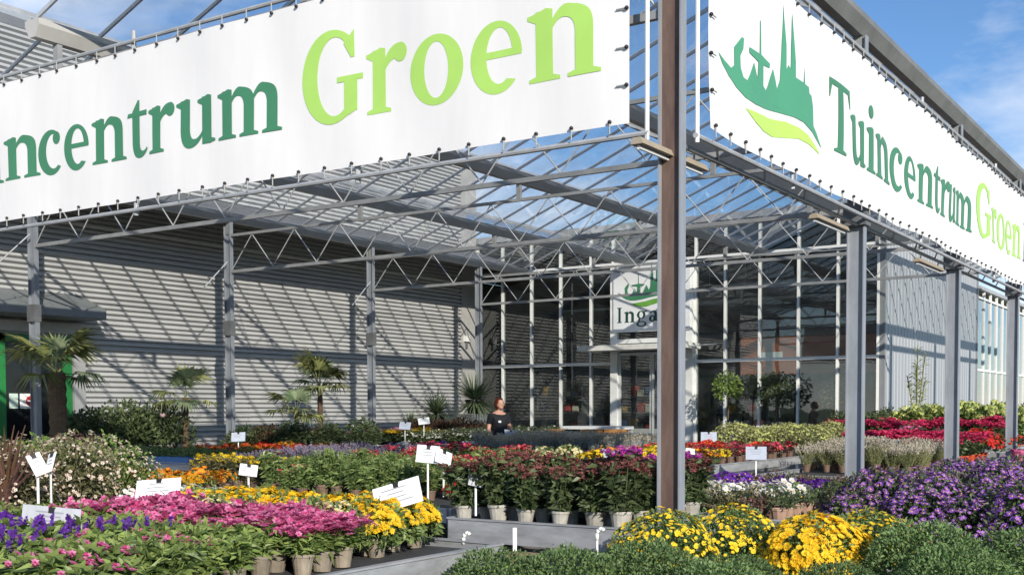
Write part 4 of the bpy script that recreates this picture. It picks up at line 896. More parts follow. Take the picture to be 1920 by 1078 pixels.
rows('cream_mum', K_CREAM2, -6.6, -4.65, 6, 5.3, 6.4, 3, 0.63, 'cream chrysanthemum pot behind green perennials', 'chrysanthemum', 'cream mums on the middle bench', 0.04)
# bench before the entrance
K_PANSY = {}
for nm, pt in (('purple',F_DPUR),('white',F_WHITE),('crimson',F_CRIM),('orange',F_ORANGE),('yellow',F_YEL),('pink',F_LPINK),('red',F_RED)):
    K_PANSY[nm] = [k_low(90,0.13,0.13,0.10,0.06,L_DARK,40,0.034,pt,C_YEL,kp=5)]
K_HEATH = [k_upright(70, 0.16, 0.22, 0.11, 0.06, L_GREY, F_HEATH, F_HEATH, 10, 0.03, 0.006, 0.010, 6, 4, POT_BLACK, spike=True, spikelen=0.07) for _ in range(2)]
K_HEATHC = [k_upright(70, 0.16, 0.22, 0.11, 0.06, L_CREAMG, F_HEATH, F_HEATH, 10, 0.03, 0.006, 0.011, 7, 4, POT_BROWN, spike=True, spikelen=0.08) for _ in range(2)]
rows('heather_pot', K_HEATH, -7.3, -4.8, 10, 8.0, 9.7, 7, 0.67, 'silver grey heather pot before the entrance', 'heather', 'silver heathers', 0.04, 0.95, 1.2)
rows('pansy_pot', K_PANSY['crimson']+K_PANSY['purple']+K_PANSY['white'], -9.5, -7.55, 9, 7.6, 9.6, 6, 0.67, 'dark mixed pansy pot left of the silver heather', 'pansy', 'mixed dark pansies', 0.03)
rows('pansy_pot', K_PANSY['purple']+K_PANSY['crimson'], -7.3, -4.8, 11, 7.55, 7.55, 1, 0.67, 'dark pansy pot before the silver heather', 'pansy', 'dark pansies in front', 0.03)

# ------------------------------------------------------------------ left and back benches
rows('bedding_pot', K_PANSY['orange']+K_PANSY['red'], -12.2, -10.2, 9, 6.0, 7.8, 6, 0.65, 'orange red bedding pot by the left wall', 'bedding plant', 'orange red bedding by the wall', 0.03)
K_LOWG = [k_low(160,0.16,0.14,0.10,0.06,L_FRESH,0,0,None,None)]
rows('green_bedding', K_LOWG, -12.5, -10.3, 8, 4.75, 5.6, 4, 0.65, 'low plain green pot beside the blue tray', 'bedding plant', 'green bedding by the wall', 0.04)
K_DBUSH = [k_mum(900,0,0.34,0.42,0.14,0.2,None,None,leaf=L_DARK,ll=0.07,inner=0.5) for _ in range(2)]
K_RBUSH = [k_mum(900,0,0.32,0.36,0.14,0.2,None,None,leaf=L_BROWN,ll=0.06,inner=0.5)]
rows('dark_shrub', K_DBUSH, -12.4, -10.6, 3, 8.9, 8.9, 1, 0.65, 'dark green rounded shrub before the corrugated wall', 'shrub', 'dark shrubs by the wall', 0.08)
tr = thing('blue_tray', 'bright blue plastic tray on the bench by the left wall', 'tray', (-10.9,4.62,0.66))
for (x0,x1,y0,y1) in ((-0.5,0.5,-0.14,-0.13),(-0.5,0.5,0.13,0.14),(-0.5,-0.49,-0.13,0.13),(0.49,0.5,-0.13,0.13)): MB().box(x0,x1,y0,y1,0,0.11).build('side', M("blue_plastic",(0.03,0.16,0.42),0.4), tr)
MB().box(-0.49,0.49,-0.13,0.13,0.0,0.01).build('base', bpy.data.materials["blue_plastic"], tr)
K_WD = [k_mum(260,36,0.19,0.22,0.07,0.12,F_WHITE,C_YEL,0.022,6,POT_BLACK,L_DARK,0.06,flow=0.4)]
K_PKH = [k_upright(40,0.16,0.22,0.11,0.06,L_DARK,F_LPINK,C_PINKD,8,0.05,0.02,0.024,4,5,POT_BLACK)]
K_YH = [k_upright(40,0.16,0.22,0.11,0.06,L_DARK,F_YEL,C_PINKD,8,0.05,0.02,0.024,4,5,POT_BLACK)]
rows('white_bedding', K_WD, -11.6, -9.85, 7, 11.5, 15.5, 9, 0.71, 'dark leaved white flowered pot before shop glazing', 'bedding plant', 'white flowered pots before the shop', 0.04)
rows('pink_bedding', K_PKH, -13.2, -12.7, 3, 11.5, 13.5, 6, 0.71, 'pink flowered pot on rear bench by wall', 'bedding plant', 'pink pots on the rear bench', 0.04)
rows('yellow_bedding', K_YH, -12.5, -11.8, 3, 11.5, 13.2, 5, 0.71, 'yellow flowered pot on the rear bench', 'bedding plant', 'yellow pots on the rear bench', 0.04)
rows('red_shrub', K_RBUSH, -13.2, -11.9, 3, 13.9, 14.6, 2, 0.71, 'red brown shrub on the rear bench', 'shrub', 'red brown shrubs', 0.08)
rows('red_shrub', K_RBUSH, -13.3, -12.95, 2, 9.0, 10.6, 3, 0.30, 'red brown shrub low by the wall post', 'shrub', 'red brown shrubs low', 0.08, 1.3, 1.6)

# ------------------------------------------------------------------ right of the corner post
K_MAR = [k_low(140,0.15,0.15,0.10,0.06,L_BURG,0,0,None,None), k_low(140,0.15,0.16,0.10,0.06,L_OLIVE,0,0,None,None)]
rows('white_viola', K_PANSY['white']+K_WHITE, -0.95, 0.12, 6, 1.95, 2.45, 3, 0.57, 'white viola pot just right of the corner post', 'viola', 'white violas right of the post', 0.03, 0.95, 1.15)
rows('pansy_pot', K_PANSY['purple'], -1.1, 0.1, 7, 2.75, 3.1, 2, 0.57, 'deep purple pansy pot behind the white violas', 'pansy', 'purple pansies behind the white', 0.03, 1.0, 1.2)
rows('foliage_pot', K_MAR, -0.9, 0.15, 6, 1.36, 1.68, 2, 0.57, 'maroon or olive pot before the white violas', 'foliage plant', 'maroon foliage pots', 0.03)
K_POTS = [k_low(90,0.12,0.13,0.12,0.07,L_DARK,0,0,None,None,pot=M("pinkish_pot",(0.38,0.24,0.17),0.6))]
rows('foliage_pot', K_POTS, 0.30, 0.30, 1, 1.4, 4.1, 13, 0.57, 'small leafy plant in pinkish pot along bench rim', 'foliage plant', 'pinkish pots along the rim', 0.01, 0.95, 1.05)
rows('foliage_pot', K_MAR, -1.2, 0.05, 7, 3.4, 4.15, 4, 0.57, 'mixed leafy pot behind on low right bench', 'foliage plant', 'mixed leafy pots right', 0.03)
bench(0.62,3.3,1.15,5.6,0.28,'low bench under the violet asters at the right',0.06)
K_AST = [k_mum(1300, 380, 0.31, 0.48, 0.10, 0.15, F_PURP, C_YEL, 0.025, 9, POT_BLACK, L_DARK, 0.05, flow=-0.05, inner=0.45) for _ in range(3)]
rows('aster_pot', K_AST, 0.88, 3.05, 6, 1.55, 5.3, 9, 0.29, 'violet aster bush at the right', 'aster', 'violet asters at the right', 0.06, 0.9, 1.12)
K_MAGM = [k_mum(700, 160, 0.30, 0.36, 0.10, 0.15, F_CRIM, C_YEL, 0.026, 8, POT_BLACK, L_DARK, 0.05)]
for k_, (x, y) in enumerate(((1.2,6.3),(1.75,6.5),(2.3,6.4),(1.5,7.1),(2.1,7.3))): plant('magenta_mum', K_MAGM[0], x, y, 0.36, 'crimson chrysanthemum behind the violet asters, '+('front row ' if k_ < 3 else 'back row ')+('left','middle','right','left','right')[k_], 'chrysanthemum', 'crimson mums behind the asters')
bench(0.75,3.3,5.9,7.8,0.35,'low bench behind the violet asters',0.06)
# narrow bench
rows('bedding_pot', K_PANSY['white']+K_PANSY['orange']+K_PANSY['yellow'], -4.0, -2.65, 7, 5.75, 7.2, 6, 0.73, 'pale or orange bedding pot on narrow bench', 'bedding plant', 'mixed bedding on the narrow bench', 0.03)
rows('bedding_pot', K_PANSY['crimson']+K_MAR[:1]+K_PANSY['red'], -4.0, -2.65, 7, 7.5, 9.9, 9, 0.73, 'dark red bedding pot on the narrow bench', 'bedding plant', 'red bedding on the narrow bench', 0.03)
K_YSED = [k_mum(900,200,0.36,0.34,0.10,0.15,F_LIMEF,C_GREEN,0.022,6,POT_BLACK,L_CREAMG,0.05)]
rows('yellow_sedum', K_YSED, -3.85, -2.85, 3, 10.6, 12.6, 4, 0.73, 'pale yellow green mound on narrow bench', 'sedum', 'yellow green mounds', 0.05)
# bench beside the right posts
rows('heather_pot', K_HEATHC, -1.65, -0.3, 7, 7.9, 9.8, 7, 0.63, 'cream tipped heather pot beside the right posts', 'heather', 'cream heathers', 0.04, 0.85, 1.1)
K_CYC = [k_upright(44,0.18,0.30,0.12,0.07,L_DARK,F_CRIM,F_CRIM,6,0.06,0.04,0.030,4,5,POT_RED,cup=0.6) for _ in range(2)]
K_CYCR = [k_mum(500,260,0.34,0.36,0.12,0.14,F_RED,F_RED,0.034,7,POT_RED,L_DARK,0.06)]
K_CYCP = [k_mum(500,160,0.28,0.34,0.12,0.14,F_PINK,F_PINK,0.034,6,POT_PINK,L_DARK,0.06)]
rows('cyclamen_pot', K_CYC, -1.65, -0.35, 6, 10.2, 12.4, 7, 0.63, 'crimson cyclamen pot beside the right posts', 'cyclamen', 'crimson cyclamen', 0.04, 0.95, 1.15)
plant('scarlet_mum', K_CYCR[0], -0.36, 12.7, 0.63, 'round scarlet flower dome right of the third post', 'potted flower', sc=1.1)
for x, y, w_ in ((-1.5,12.75,'left'),(-0.95,12.8,'right')): plant('pink_mum', K_CYCP[0], x, y, 0.66, 'pink flowered pot behind the crimson cyclamen, '+w_+' one', 'potted flower', 'pink pots behind the cyclamen', sc=1.1)
bench(0.16,2.2,9.6,13.2,0.60,'bench with pink pot outside the right posts',0.1)
plant('pink_potted_green', k_low(120,0.2,0.2,0.22,0.16,L_DARK,40,0.03,F_RED,C_YEL,pot=POT_PINK), 0.42, 11.9, 0.61, 'red flowered plant in a bright pink pot outside the posts', 'potted flower')
for x, y, w_ in ((0.9,12.5,'middle one'),(1.4,11.6,'nearest one'),(0.75,13.0,'farthest one')): plant('aster_pot', K_AST[0], x, y, 0.61, 'violet aster near the bright pink pot, '+w_, 'aster', 'asters near the pink pot', sc=0.8)
# hydrangeas and canes
def k_hydra(r, h):
    p = PM(); P, Nn = dome_pts(420, r, h*0.8, 0.2+h*0.2, 0.4, -0.2); p.leaves(P, Nn*0.8+RNG.normal(size=P.shape)*0.4, 0.12, 0.075)
    f = PM(); H, HN = dome_pts(16, r*0.95, h*0.85, 0.2+h*0.22, 0.05, 0.25)
    for c in H:
        Q, QN = dome_pts(46, 0.085, 0.075, 0, 0.1, -0.2); f.flowers(Q+c, QN, 0.022, 4, 0, 1, 0.1, 0.0)
    return [('foliage', p.mesh('foliage',[L_FRESH]), 'stuff'), ('flowers', f.mesh('flowers',[F_LIMEF, C_GREEN]), 'stuff'), ('pot', pot_mesh(0.13,0.2,POT_BLACK), None)]
KH = [k_hydra(0.36,0.55) for _ in range(2)]
rows('hydrangea', KH, -2.6, -0.6, 5, 17.0, 18.4, 3, 0.76, 'lime white hydrangea by the grey wall', 'hydrangea', 'lime hydrangeas', 0.06)
rows('dark_shrub', K_DBUSH, -3.75, -3.1, 3, 16.0, 18.5, 4, 0.76, 'dark green shrub by the grey wall', 'shrub', 'dark shrubs by the grey wall', 0.06)
rows('cyclamen_pot', K_CYC, -3.7, -0.6, 12, 15.4, 16.4, 3, 0.76, 'crimson pot before the lime hydrangeas', 'cyclamen', 'crimson pots before the hydrangeas', 0.04, 1.0, 1.2)
t = thing('cane_plant', 'tall bare green canes with tufted tips before the grey wall', 'potted tree', (-2.75, 18.2, 0.76))
obj('pot', pot_mesh(0.16,0.25,POT_BLACK), t)
for k, (dx, dy, h) in enumerate(((-0.05,0.12,1.7),(0.02,-0.05,2.05),(0.10,0.30,1.95),(-0.12,-0.35,1.45),(0.05,0.5,1.35))):
    p = PM(); n_ = 9; z = np.linspace(0.2,h,n_); P = np.stack([dx*(z/h)**1.3, dy*(z/h)**1.3, z],1); p.sticks(P[:-1],P[1:],0.016)
    m = 46; tt = RNG.uniform(0.45,1.0,m); Q = np.stack([dx*tt**1.3, dy*tt**1.3, 0.2+(h-0.2)*tt],1)
    p.leaves(Q, RNG.normal(size=(m,3))*np.array([1,1,0.3])+np.array([0,0,0.7]), 0.16, 0.022); obj('cane', p.mesh('cane',[L_PALM]), t)

# ------------------------------------------------------------------ large plants along the left wall
def fan_frond(L, R_):
    """palm fan leaf: stalk plus radiating blades, growing along +X"""
    b = MB(); b.tube((0,0,0),(L,0,L*0.15),0.010,5,0.006)
    n_ = 22
    for i in range(n_):
        a = rad(-105+210*i/(n_-1)); d = Vector((math.cos(a), math.sin(a), 0.12)); s_ = Vector((-math.sin(a), math.cos(a), 0)); ln = R_*(0.8+0.2*math.cos(a*0.7))
        o = Vector((L,0,L*0.15)); w_ = 0.026
        p1 = o+d*ln*0.5; p2 = o+d*ln-Vector((0,0,ln*(0.15+0.5*RNG.random()))); 
        b.add([o, p1-s_*w_+Vector((0,0,0.008)), p1, p1+s_*w_+Vector((0,0,0.008)), p2], [(0,1,2),(0,2,3),(1,4,2),(2,4,3)])
    return b
FR = [fan_frond(0.46,0.46).mesh('frond', L_PALM), fan_frond(0.38,0.42).mesh('frond', L_DASY), fan_frond(0.55,0.46).mesh('frond', L_PALM)]
FIB = M("palm_trunk_fibre", (0.13,0.085,0.05), 0.95, 0, 0.35, 10, 0.6, stretch=(1,1,4))
def palm(x, y, z, ht, tr_, nf, label, pot, pr, ph, sc=1.0, spread=(-0.35,1.35)):
    t = thing('fan_palm', label, 'palm', (x,y,z), RNG.uniform(0,6))
    obj('pot', pot_mesh(pr, ph, pot), t)
    b = MB(); prof = []; n_ = 14
    for i in range(n_+1): prof.append((tr_*(1+0.12*((i % 2)*2-1)*0.6)*(1.05-0.2*abs(i/n_-0.5)), ph*0.9+(ht-ph*0.9)*i/n_))
    b.lathe(prof, 12); b.build('trunk', FIB, t)
    for i in range(nf):
        el = spread[0]+(spread[1]-spread[0])*RNG.random()
        obj('frond', FR[i % 3], t, (0,0,ht-0.03), (0,-el,i*2.4+RNG.uniform(-.3,.3)), sc*RNG.uniform(0.8,1.1))
    return t
pl = palm(-13.3,4.22,0.40,1.75,0.14,16,'stout fan palm with fibrous trunk in an orange red pot at the left','' or POT_RED,0.34,0.50,1.05)
MB().box(-0.45,0.45,-0.45,0.45,-0.40,-0.002).build('plinth', TRIM, pl)
palm(-13.55,7.15,0.30,1.45,0.06,9,'slim young fan palm before the corrugated wall','' or POT_BLACK,0.2,0.3,0.85)
palm(-13.9,11.25,0.30,1.72,0.06,14,'bushy fan palm in the middle of the corrugated wall','' or POT_TERRA,0.2,0.3,1.05)
palm(-13.75,10.35,0.30,1.15,0.05,9,'shorter fan palm left of the bushy one','' or POT_BLACK,0.2,0.3,0.95)
YB_ = [k_grass(420,0.80,0.034,0.35,0.22,L_DASY,POT_BLACK,-0.45,0.05), k_grass(300,0.75,0.032,0.35,0.2,L_DASY,POT_BLACK,-0.1,0.22)]
plant('dasylirion', YB_[0], -14.3, 17.75, 1.40, 'large round spiky grass-leaved plant left of the shop glazing', 'yucca', sc=1.12)
MB().box(-0.3,0.3,-0.3,0.3,0,1.39).build('plant_stand', TRIM, None, loc=(-14.3,17.75,0), label='dark stand under the large spiky plant', cat='stand')
plant('dasylirion', YB_[1], -14.1, 15.8, 1.0, 'spiky grass-leaved plant, second from the shop glazing', 'yucca', sc=1.1)
plant('dasylirion', YB_[1], -14.1, 14.7, 0.72, 'lower spiky plant left of the two big ones by the wall', 'yucca', sc=0.85)
for x,y,h in ((-14.1,15.8,0.99),(-14.1,14.7,0.71)): MB().box(-0.25,0.25,-0.25,0.25,0,h).build('plant_stand', TRIM, None, loc=(x,y,0), label='dark stand under the second spiky plant by the wall' if y > 15 else 'dark stand under the lowest spiky plant by the wall', cat='stand', group='stands under the spiky plants')
K_BIGB = [k_mum(1500,0,0.62,0.75,0.22,0.35,None,None,leaf=L_DARK,ll=0.10,inner=0.6), k_mum(1500,12,0.62,0.75,0.22,0.35,F_LPINK,C_YEL,0.05,6,leaf=L_DARK,ll=0.10,inner=0.6)]
for i, (x, y, l) in enumerate(((-14.0,5.35,'dark leafy bush right of the stout palm, left one'),(-14.1,6.2,'dark leafy bush right of the stout palm, middle one'),(-13.9,6.85,'dark leafy bush with a few pink flowers, nearest the slim palm'))):
    plant('leafy_bush', K_BIGB[1 if i == 2 else 0], x, y, 0.45, l, 'shrub', sc=1.0)
for i, (x, y, l) in enumerate(((-13.5,8.8,'dark low bush in front of the second wall post'),(-13.6,9.75,'dark low bush right of the second wall post'))):
    plant('leafy_bush', K_BIGB[0], x, y, 0.12, l, 'shrub', sc=1.0)

# standard trees behind the shop glass
def std_tree(x, y, h, r, leaf, label):
    t = thing('standard_tree', label, 'tree', (x,y,0.3)); obj('pot', pot_mesh(0.2,0.35,POT_BLACK), t)
    MB().tube((0,0,0.3),(0.03,0,h),0.025,7,0.018).build('trunk', WOODY, t)
    p = PM(); P, Nn = dome_pts(520, r, r*1.1, h, 0.8, -0.8); p.leaves(P, Nn+RNG.normal(size=P.shape)*0.7, 0.10, 0.05)
    Q, _ = dome_pts(12, r*0.8, r*0.8, h, 0.3, -0.4); p.sticks(np.tile([[0.03,0,h-0.1]],(12,1)), Q, 0.008); obj('crown', p.mesh('crown',[leaf]), t, kind='stuff')
std_tree(-7.75,19.6,1.75,0.34,L_LIME,'small light green standard tree outside the right shop panes')
std_tree(-6.55,19.75,1.65,0.42,L_DARK,'dark clipped standard tree in front of the shop panes')
std_tree(-5.6,21.5,1.5,0.40,L_DARK,'dark standard tree inside the right shop panes')
for i in range(4): plant('leafy_bush', K_BIGB[0], -6.6, 33.0+i*3.2, 0.6, 'tall leafy bush inside the rear glasshouse, '+ORD[i]+' from the shop', 'shrub', 'bushes inside the rear glasshouse', sc=2.2)

# ------------------------------------------------------------------ price signs
def sign(x, y, z, w_, h_, label, mat=CARDW, yaw=33, tilt=-35, roll=0, stake=0.3, lines=3, twin=False):
    t = thing('price_sign', label, 'sign', (x,y,z-stake))
    c = MB().add([(-w_/2,0,-h_/2),(w_/2,0,-h_/2),(w_/2,0,h_/2),(0.022,0,h_/2),(0.018,0,h_/2-0.014),(-0.018,0,h_/2-0.014),(-0.022,0,h_/2),(-w_/2,0,h_/2)]+
        [(-w_/2,0.004,-h_/2),(w_/2,0.004,-h_/2),(w_/2,0.004,h_/2),(0.022,0.004,h_/2),(0.018,0.004,h_/2-0.014),(-0.018,0.004,h_/2-0.014),(-0.022,0.004,h_/2),(-w_/2,0.004,h_/2)],
        [(0,1,2,3,4,5,6,7),(15,14,13,12,11,10,9,8)]+[(i,8+i,8+(i+1)%8,(i+1)%8) for i in range(8)]).build('card', mat, t)
    c.location = (0,0,stake); c.rotation_euler = (rad(tilt), rad(roll), rad(yaw))
    for i in range(lines):
        zz = h_*0.28-i*h_*0.17; a = RNG.uniform(0.2,0.38)*w_
        MB().box(-a,a*RNG.uniform(0.5,1),-0.0015,-0.0003,zz-0.004,zz+0.004).build('print', INK, c)
    MB().box(-0.008,0.008,0.0,0.006,0,stake-0.004).build('stake', WHITE, t, rot=(0,0,rad(yaw)))
    MB().box(-0.016,0.016,-0.006,0.012,h_/2-0.035,h_/2-0.005).build('clip', BLACK, c)
    return t
sign(-0.93,-2.02,0.965,0.31,0.18,'large tilted white price card above the yellow mums',CARDW,28,-28,-17,0.30,4)
sign(-2.52,-2.58,0.975,0.29,0.19,'blank white price card behind the pink dianthus',CARDW,40,-45,-4,0.28)
sign(-1.94,-3.79,0.905,0.33,0.14,'wide grey weathered price card on a white stake at lower left',CARDB,30,-5,5,0.30,3)
sign(-4.50,0.12,0.93,0.17,0.13,'white price card on a stake above the orange marigolds',CARDW,45,-35,8,0.30)
sign(-2.72,0.62,1.10,0.21,0.16,'tall white price card standing left of the sedums',CARDW,25,-12,5,0.42)
sign(-2.60,0.70,1.07,0.17,0.14,'white price card overlapping the tall one left of the sedums',CARDW,65,-20,22,0.36)
sign(-1.56,-0.27,0.965,0.13,0.14,'grey price tag at the left end of the sedums',CARDB,60,-20,12,0.30)
sign(-3.72,-2.66,1.12,0.10,0.17,'narrow white price card between the phormium and blush shrub',CARDW,70,-25,-20,0.40)
sign(-3.66,-2.60,1.13,0.09,0.16,'second narrow white card beside the phormium',CARDW,0,-25,-15,0.40)
sign(-1.05,1.0,1.12,0.14,0.09,'small grey card poking out of the sedum heads',CARDG,60,-35,10,0.36)
for x, y, z, m, l in ((-11.37,6.44,1.04,CARDG,'small blue grey card on the bench by the left wall'),(-12.54,10.9,1.11,CARDW,'small white card before the bushy fan palm'),
        (-11.54,11.3,1.17,CARDG,'small blue card on the rear bench, left of the spiky plants'),(-11.19,11.5,1.27,CARDW,'thin white card standing highest on the rear bench'),
        (-7.9,9.85,1.05,CARDG,'small grey card just in front of the person'),(-8.69,15.39,1.02,CARDG,'grey card in front of the sliding doors'),
        (-2.55,5.75,0.93,CARDW,'white price card just right of the corner post, on the narrow bench'),(-4.05,9.96,1.04,CARDG,'blue grey card on the narrow bench, behind the white one'),
        (-4.0,11.0,1.05,CARDG,'first of two paired grey cards on the narrow bench'),(-3.9,11.35,1.06,CARDG,'second of two paired grey cards on the narrow bench'),
        (-4.0,12.3,1.12,CARDG,'grey card at the far end of the narrow bench'),(-1.78,6.25,0.94,CARDG,'grey tag at the near end of the cream heather bench'),
        (-1.02,9.65,0.97,CARDW,'pale price card above the cream heather beside the second post')):
    sign(x, y, z, 0.26 if x > -5 else 0.24, 0.18, l, m, RNG.uniform(20,50), RNG.uniform(-45,-20), RNG.uniform(-8,8), 0.32)
sg = thing('bench_hook', 'white hose hook on the end rim of the front bench', 'hook', (-0.75,-1.56,0.62), group=None)
def hook(t):
    b = MB(); pts = [Vector((0.0,0,0.0)),Vector((0.0,0,0.045)),Vector((0.012,0,0.07)),Vector((0.035,0,0.078)),Vector((0.052,0,0.065))]
    for p_, q_ in zip(pts[:-1], pts[1:]): b.tube(p_, q_, 0.012, 7)
    b.build('hook', WHITE, t, True)
hook(sg)
sg2 = thing('bench_hook', 'white hose hook above the foreground mums', 'hook', (0.05,-1.20,0.66)); hook(sg2); MB().tube((0,0,-0.4),(0,0,0.0),0.008,6).build('stem', WHITE, sg2)
wb = thing('timber_block', 'short timber block at the corner of the front bench', 'timber', (-0.24,-1.60,0.0))
MB().box(-0.12,0.12,-0.05,0.05,0.535,0.60).build('block', WOODB, wb); MB().box(-0.02,0.02,-0.02,0.02,0,0.535).build('prop', WOODB, wb); MB().box(0.03,0.075,-0.053,-0.05,0.545,0.59).build('slot', BLACK, wb)
st = MB().add([(-0.009,0,0),(0.009,0,0),(0.009,0.008,0),(-0.009,0.008,0),(-0.013,0,0.74),(0.013,0,0.74),(0.013,0.008,0.74),(-0.013,0.008,0.74)],[(3,2,1,0),(4,5,6,7),(0,1,5,4),(1,2,6,5),(2,3,7,6),(3,0,4,7)]).build('white_stake', WHITE, None, loc=(-0.40,-1.48,0), label='white flat stake standing at the front bench corner', cat='stake')
st.rotation_euler = (0,0,rad(33))

# sales table in front of the shop
tb = thing('sales_table', 'white topped table with wooden crates before the shop glazing', 'table', (-9.3,15.6,0))
MB().box(-0.75,0.75,-0.4,0.4,1.05,1.12).build('top', WHITE, tb)
for sx in (-0.7,0.7):
    for sy in (-0.35,0.35): MB().box(sx-0.03,sx+0.03,sy-0.03,sy+0.03,0,1.05).build('leg', GALV, tb)
def crate(x, y, z, label, m):
    t = thing('wooden_crate', label, 'crate', (x,y,z))
    for zz in (0.0,0.09,0.18):
        for s_ in (-1,1):
            MB().box(-0.22,0.22,s_*0.15-0.008,s_*0.15+0.008,zz+0.01,zz+0.08).build('slat', m, t); MB().box(s_*0.22-0.008,s_*0.22+0.008,-0.141,0.141,zz+0.01,zz+0.08).build('slat', m, t)
    MB().box(-0.21,0.21,-0.14,0.14,0.0,0.01).build('base', m, t)
OW = M("orange_timber",(0.42,0.20,0.06),0.7)
crate(-8.95,14.75,0.80,'orange brown crate at the right of the sales table',OW); crate(-8.45,14.95,0.80,'orange brown crate, rightmost by the sales table',OW); crate(-9.9,14.6,0.80,'orange crate left of the sales table',OW)
MB().box(-10.2,-8.1,14.4,15.1,0.72,0.79).build('low_shelf', GALV, None, label='low metal shelf carrying the orange crates', cat='shelf')
for x in (-10.1,-8.2): MB().box(x-0.03,x+0.03,14.7,14.8,0,0.72).build('shelf_leg', GALV, bpy.data.objects['low_shelf'])

# ------------------------------------------------------------------ the person behind the heather bench
SKIN = M("skin", (0.60,0.32,0.22), 0.5, 0, 0.08, 20); SHIRT = M("black_shirt", (0.012,0.013,0.016), 0.85, 0, 0.2, 20); TROU = M("dark_trousers", (0.02,0.022,0.03), 0.85); HAIR = LEAF("auburn_hair", (0.09,0.02,0.012), (0.20,0.05,0.025), 0.45, 0.1)
def skin_mesh(name, V, E_, Rr, mat, sub=2):
    me = bpy.data.meshes.new(name); me.from_pydata(V, E_, []); o = bpy.data.objects.new(name, me); COL.objects.link(o)
    m = o.modifiers.new('skin', 'SKIN'); sv = me.skin_vertices[0].data if me.skin_vertices else None
    if sv is None:
        bpy.context.view_layer.objects.active = o
        bpy.ops.object.select_all(action='DESELECT'); o.select_set(True); bpy.ops.mesh.customdata_skin_add(); sv = me.skin_vertices[0].data
    for i, r_ in enumerate(Rr): sv[i].radius = r_ if isinstance(r_, tuple) else (r_, r_)
    sv[0].use_root = True
    s_ = o.modifiers.new('sub', 'SUBSURF'); s_.levels = sub; s_.render_levels = sub
    dg = bpy.context.evaluated_depsgraph_get(); ev = o.evaluated_get(dg); m2 = bpy.data.meshes.new_from_object(ev); m2.name = name
    bpy.data.objects.remove(o); m2.materials.clear(); m2.materials.append(mat)
    m2.polygons.foreach_set('use_smooth', [True]*len(m2.polygons)); return m2
# local axes: +Y is the way the person faces, X to the right hand side
PV = [(0,0,0.95),(0,0.0,1.10),(0,0.02,1.28),(0,0.0,1.42),(0,0.01,1.49),(0,0.03,1.56),(0,0.04,1.63),
      (0.17,0.0,1.38),(0.24,0.02,1.12),(0.23,0.20,0.93),(0.22,0.26,0.86),
      (-0.17,0.0,1.38),(-0.24,0.04,1.12),(-0.20,0.24,0.96),(-0.19,0.30,0.90),
      (0.09,0,0.86),(0.10,0.02,0.48),(0.10,-0.02,0.09),(0.11,0.13,0.03),(-0.09,0,0.86),(-0.10,0.03,0.48),(-0.10,0.0,0.09),(-0.11,0.15,0.03)]
PE = [(0,1),(1,2),(2,3),(3,4),(4,5),(5,6),(3,7),(7,8),(8,9),(9,10),(3,11),(11,12),(12,13),(13,14),(0,15),(15,16),(16,17),(17,18),(0,19),(19,20),(20,21),(21,22)]
PR_ = [(0.15,0.11),(0.14,0.10),(0.16,0.11),(0.10,0.08),0.055,(0.075,0.085),(0.075,0.09),0.055,0.042,0.030,0.026,0.055,0.042,0.030,0.026,0.085,0.058,0.038,0.035,0.085,0.058,0.038,0.035]
per = thing('person', 'person in a black short-sleeved shirt with auburn hair bending to the pots', 'person', (-8.98,11.05,0), rad(-118))
body = skin_mesh('body', PV, PE, PR_, SKIN)
import bmesh
bm = bmesh.new(); bm.from_mesh(body)
def blob(c, r3, rot=None):
    m_ = Matrix.Translation(c) @ (rot or Matrix.Identity(4)) @ Matrix.Diagonal((*r3,1)); bmesh.ops.create_uvsphere(bm, u_segments=14, v_segments=10, radius=1.0, matrix=m_)
HC = Vector((0,0.045,1.615))
blob(HC, (0.076,0.098,0.118)); blob(HC+Vector((0,0.05,-0.055)), (0.052,0.05,0.055)); blob(HC+Vector((0,0.102,-0.012)), (0.013,0.018,0.026))
for s_ in (-1,1): blob(HC+Vector((s_*0.078,-0.005,-0.005)), (0.010,0.02,0.032))
blob(HC+Vector((0,0.088,-0.052)), (0.025,0.012,0.008))
for s_, w0 in ((1,Vector((0.22,0.26,0.86))),(-1,Vector((-0.19,0.30,0.90)))):      # palms and five fingers each
    blob(w0+Vector((0,0.035,-0.035)), (0.022,0.042,0.042))
    for k in range(4):
        q0 = w0+Vector((s_*(0.026-0.017*k),0.06,-0.06)); L_ = (0.036,0.042,0.040,0.030)[k]
        for d_ in (0,1,2): blob(q0+Vector((0,L_*0.55*d_,-L_*0.40*d_-0.006*d_*d_)), (0.0085,0.014,0.011))
    for d_ in (0,1): blob(w0+Vector((-s_*0.030-(-s_)*0.0,0.03+0.018*d_,-0.04-0.012*d_)), (0.011,0.017,0.011))
bm.to_mesh(body); bm.free()
bo = obj('body', body, per); rmm = bo.modifiers.new('remesh','REMESH'); rmm.mode = 'VOXEL'; rmm.voxel_size = 0.008; rmm.use_smooth_shade = True
sm = bo.modifiers.new('smooth','SMOOTH'); sm.iterations = 3
V2 = [(0,0,0.88),(0,0,1.10),(0,0.02,1.28),(0,0,1.435),(0.17,0,1.385),(0.225,0.015,1.20),(-0.17,0,1.385),(-0.225,0.02,1.20)]
obj('shirt', skin_mesh('shirt', V2, [(0,1),(1,2),(2,3),(3,4),(4,5),(3,6),(6,7)], [(0.185,0.14),(0.175,0.135),(0.195,0.145),(0.12,0.10),0.078,0.066,0.078,0.066], SHIRT), per)
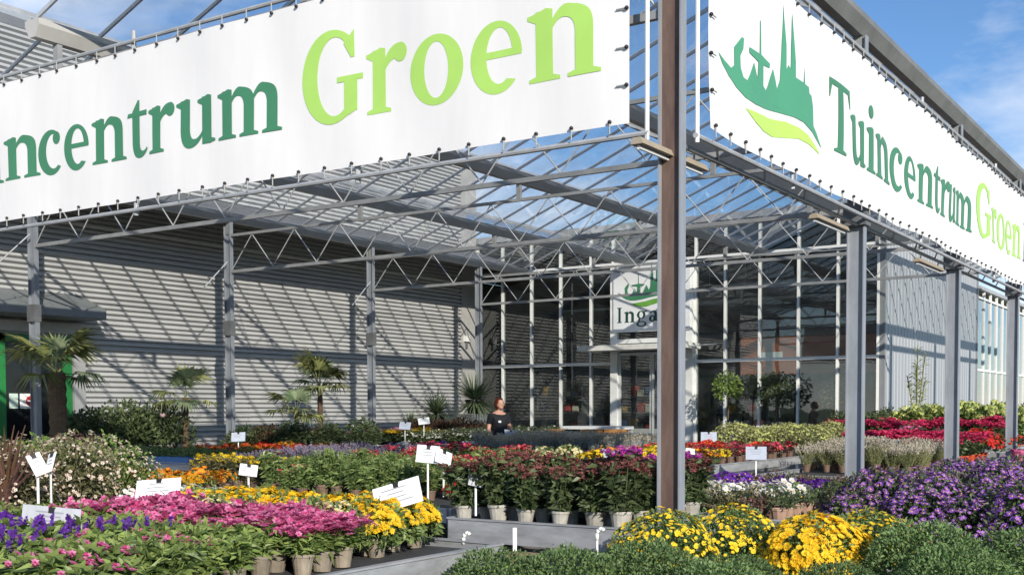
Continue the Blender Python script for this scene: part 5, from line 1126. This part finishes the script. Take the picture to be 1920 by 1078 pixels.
V3 = [(0,0,0.92),(0.09,0,0.84),(0.10,0.02,0.48),(0.10,-0.02,0.10),(-0.09,0,0.84),(-0.10,0.03,0.48),(-0.10,0,0.10)]
obj('trousers', skin_mesh('trousers', V3, [(0,1),(1,2),(2,3),(0,4),(4,5),(5,6)], [(0.16,0.13),0.105,0.078,0.065,0.105,0.078,0.065], TROU), per)
hb = PM(); n_ = 900; ct = RNG.uniform(-0.55,1,n_); ph = RNG.uniform(0,2*math.pi,n_); st_ = np.sqrt(1-ct**2)
Nn = np.stack([st_*np.cos(ph), st_*np.sin(ph), ct],1); keep = ~((Nn[:,1] > 0.35) & (Nn[:,2] < 0.55)); Nn = Nn[keep]
hb.leaves(Nn*np.array([0.086,0.108,0.128])+np.array(HC)+np.array([0,-0.008,0.008]), np.cross(Nn, np.array([1.0,0.2,0]))*-1+np.array([0,0,-0.5]), 0.06, 0.022, 0, 0.1, 0.1)
ho = obj('hair', hb.mesh('hair',[HAIR]), per)
hc = bmesh.new(); bmesh.ops.create_uvsphere(hc, u_segments=16, v_segments=12, radius=1.0, matrix=Matrix.Translation(HC+Vector((0,-0.016,0.016))) @ Matrix.Diagonal((0.084,0.100,0.120,1)))
bmesh.ops.delete(hc, geom=[v for v in hc.verts if v.co.y > HC.y+0.055 and v.co.z < HC.z+0.07 or v.co.z < HC.z-0.07], context='VERTS')
hm = bpy.data.meshes.new('hair_cap'); hc.to_mesh(hm); hc.free(); hm.materials.append(HAIR); obj('hair_cap', hm, ho)
EYE = M("eye_dark",(0.02,0.015,0.012),0.2)
for s_ in (-1,1): MB().lathe([(0.0005,-0.008),(0.008,-0.003),(0.009,0.0),(0.008,0.003),(0.0005,0.008)],8).build('eye', EYE, per, True, loc=HC+Vector((s_*0.032,0.088,0.012)))
for s_ in (-1,1): MB().box(-0.045,0.045,-0.08,0.17,0,0.09).build('shoe', BLACK, per, loc=(s_*0.105,0.0,0))
MB().box(-0.03,0.03,0,0.002,-0.02,0.02).build('chest_badge', CARDW, per, loc=(0.07,0.175,1.27))
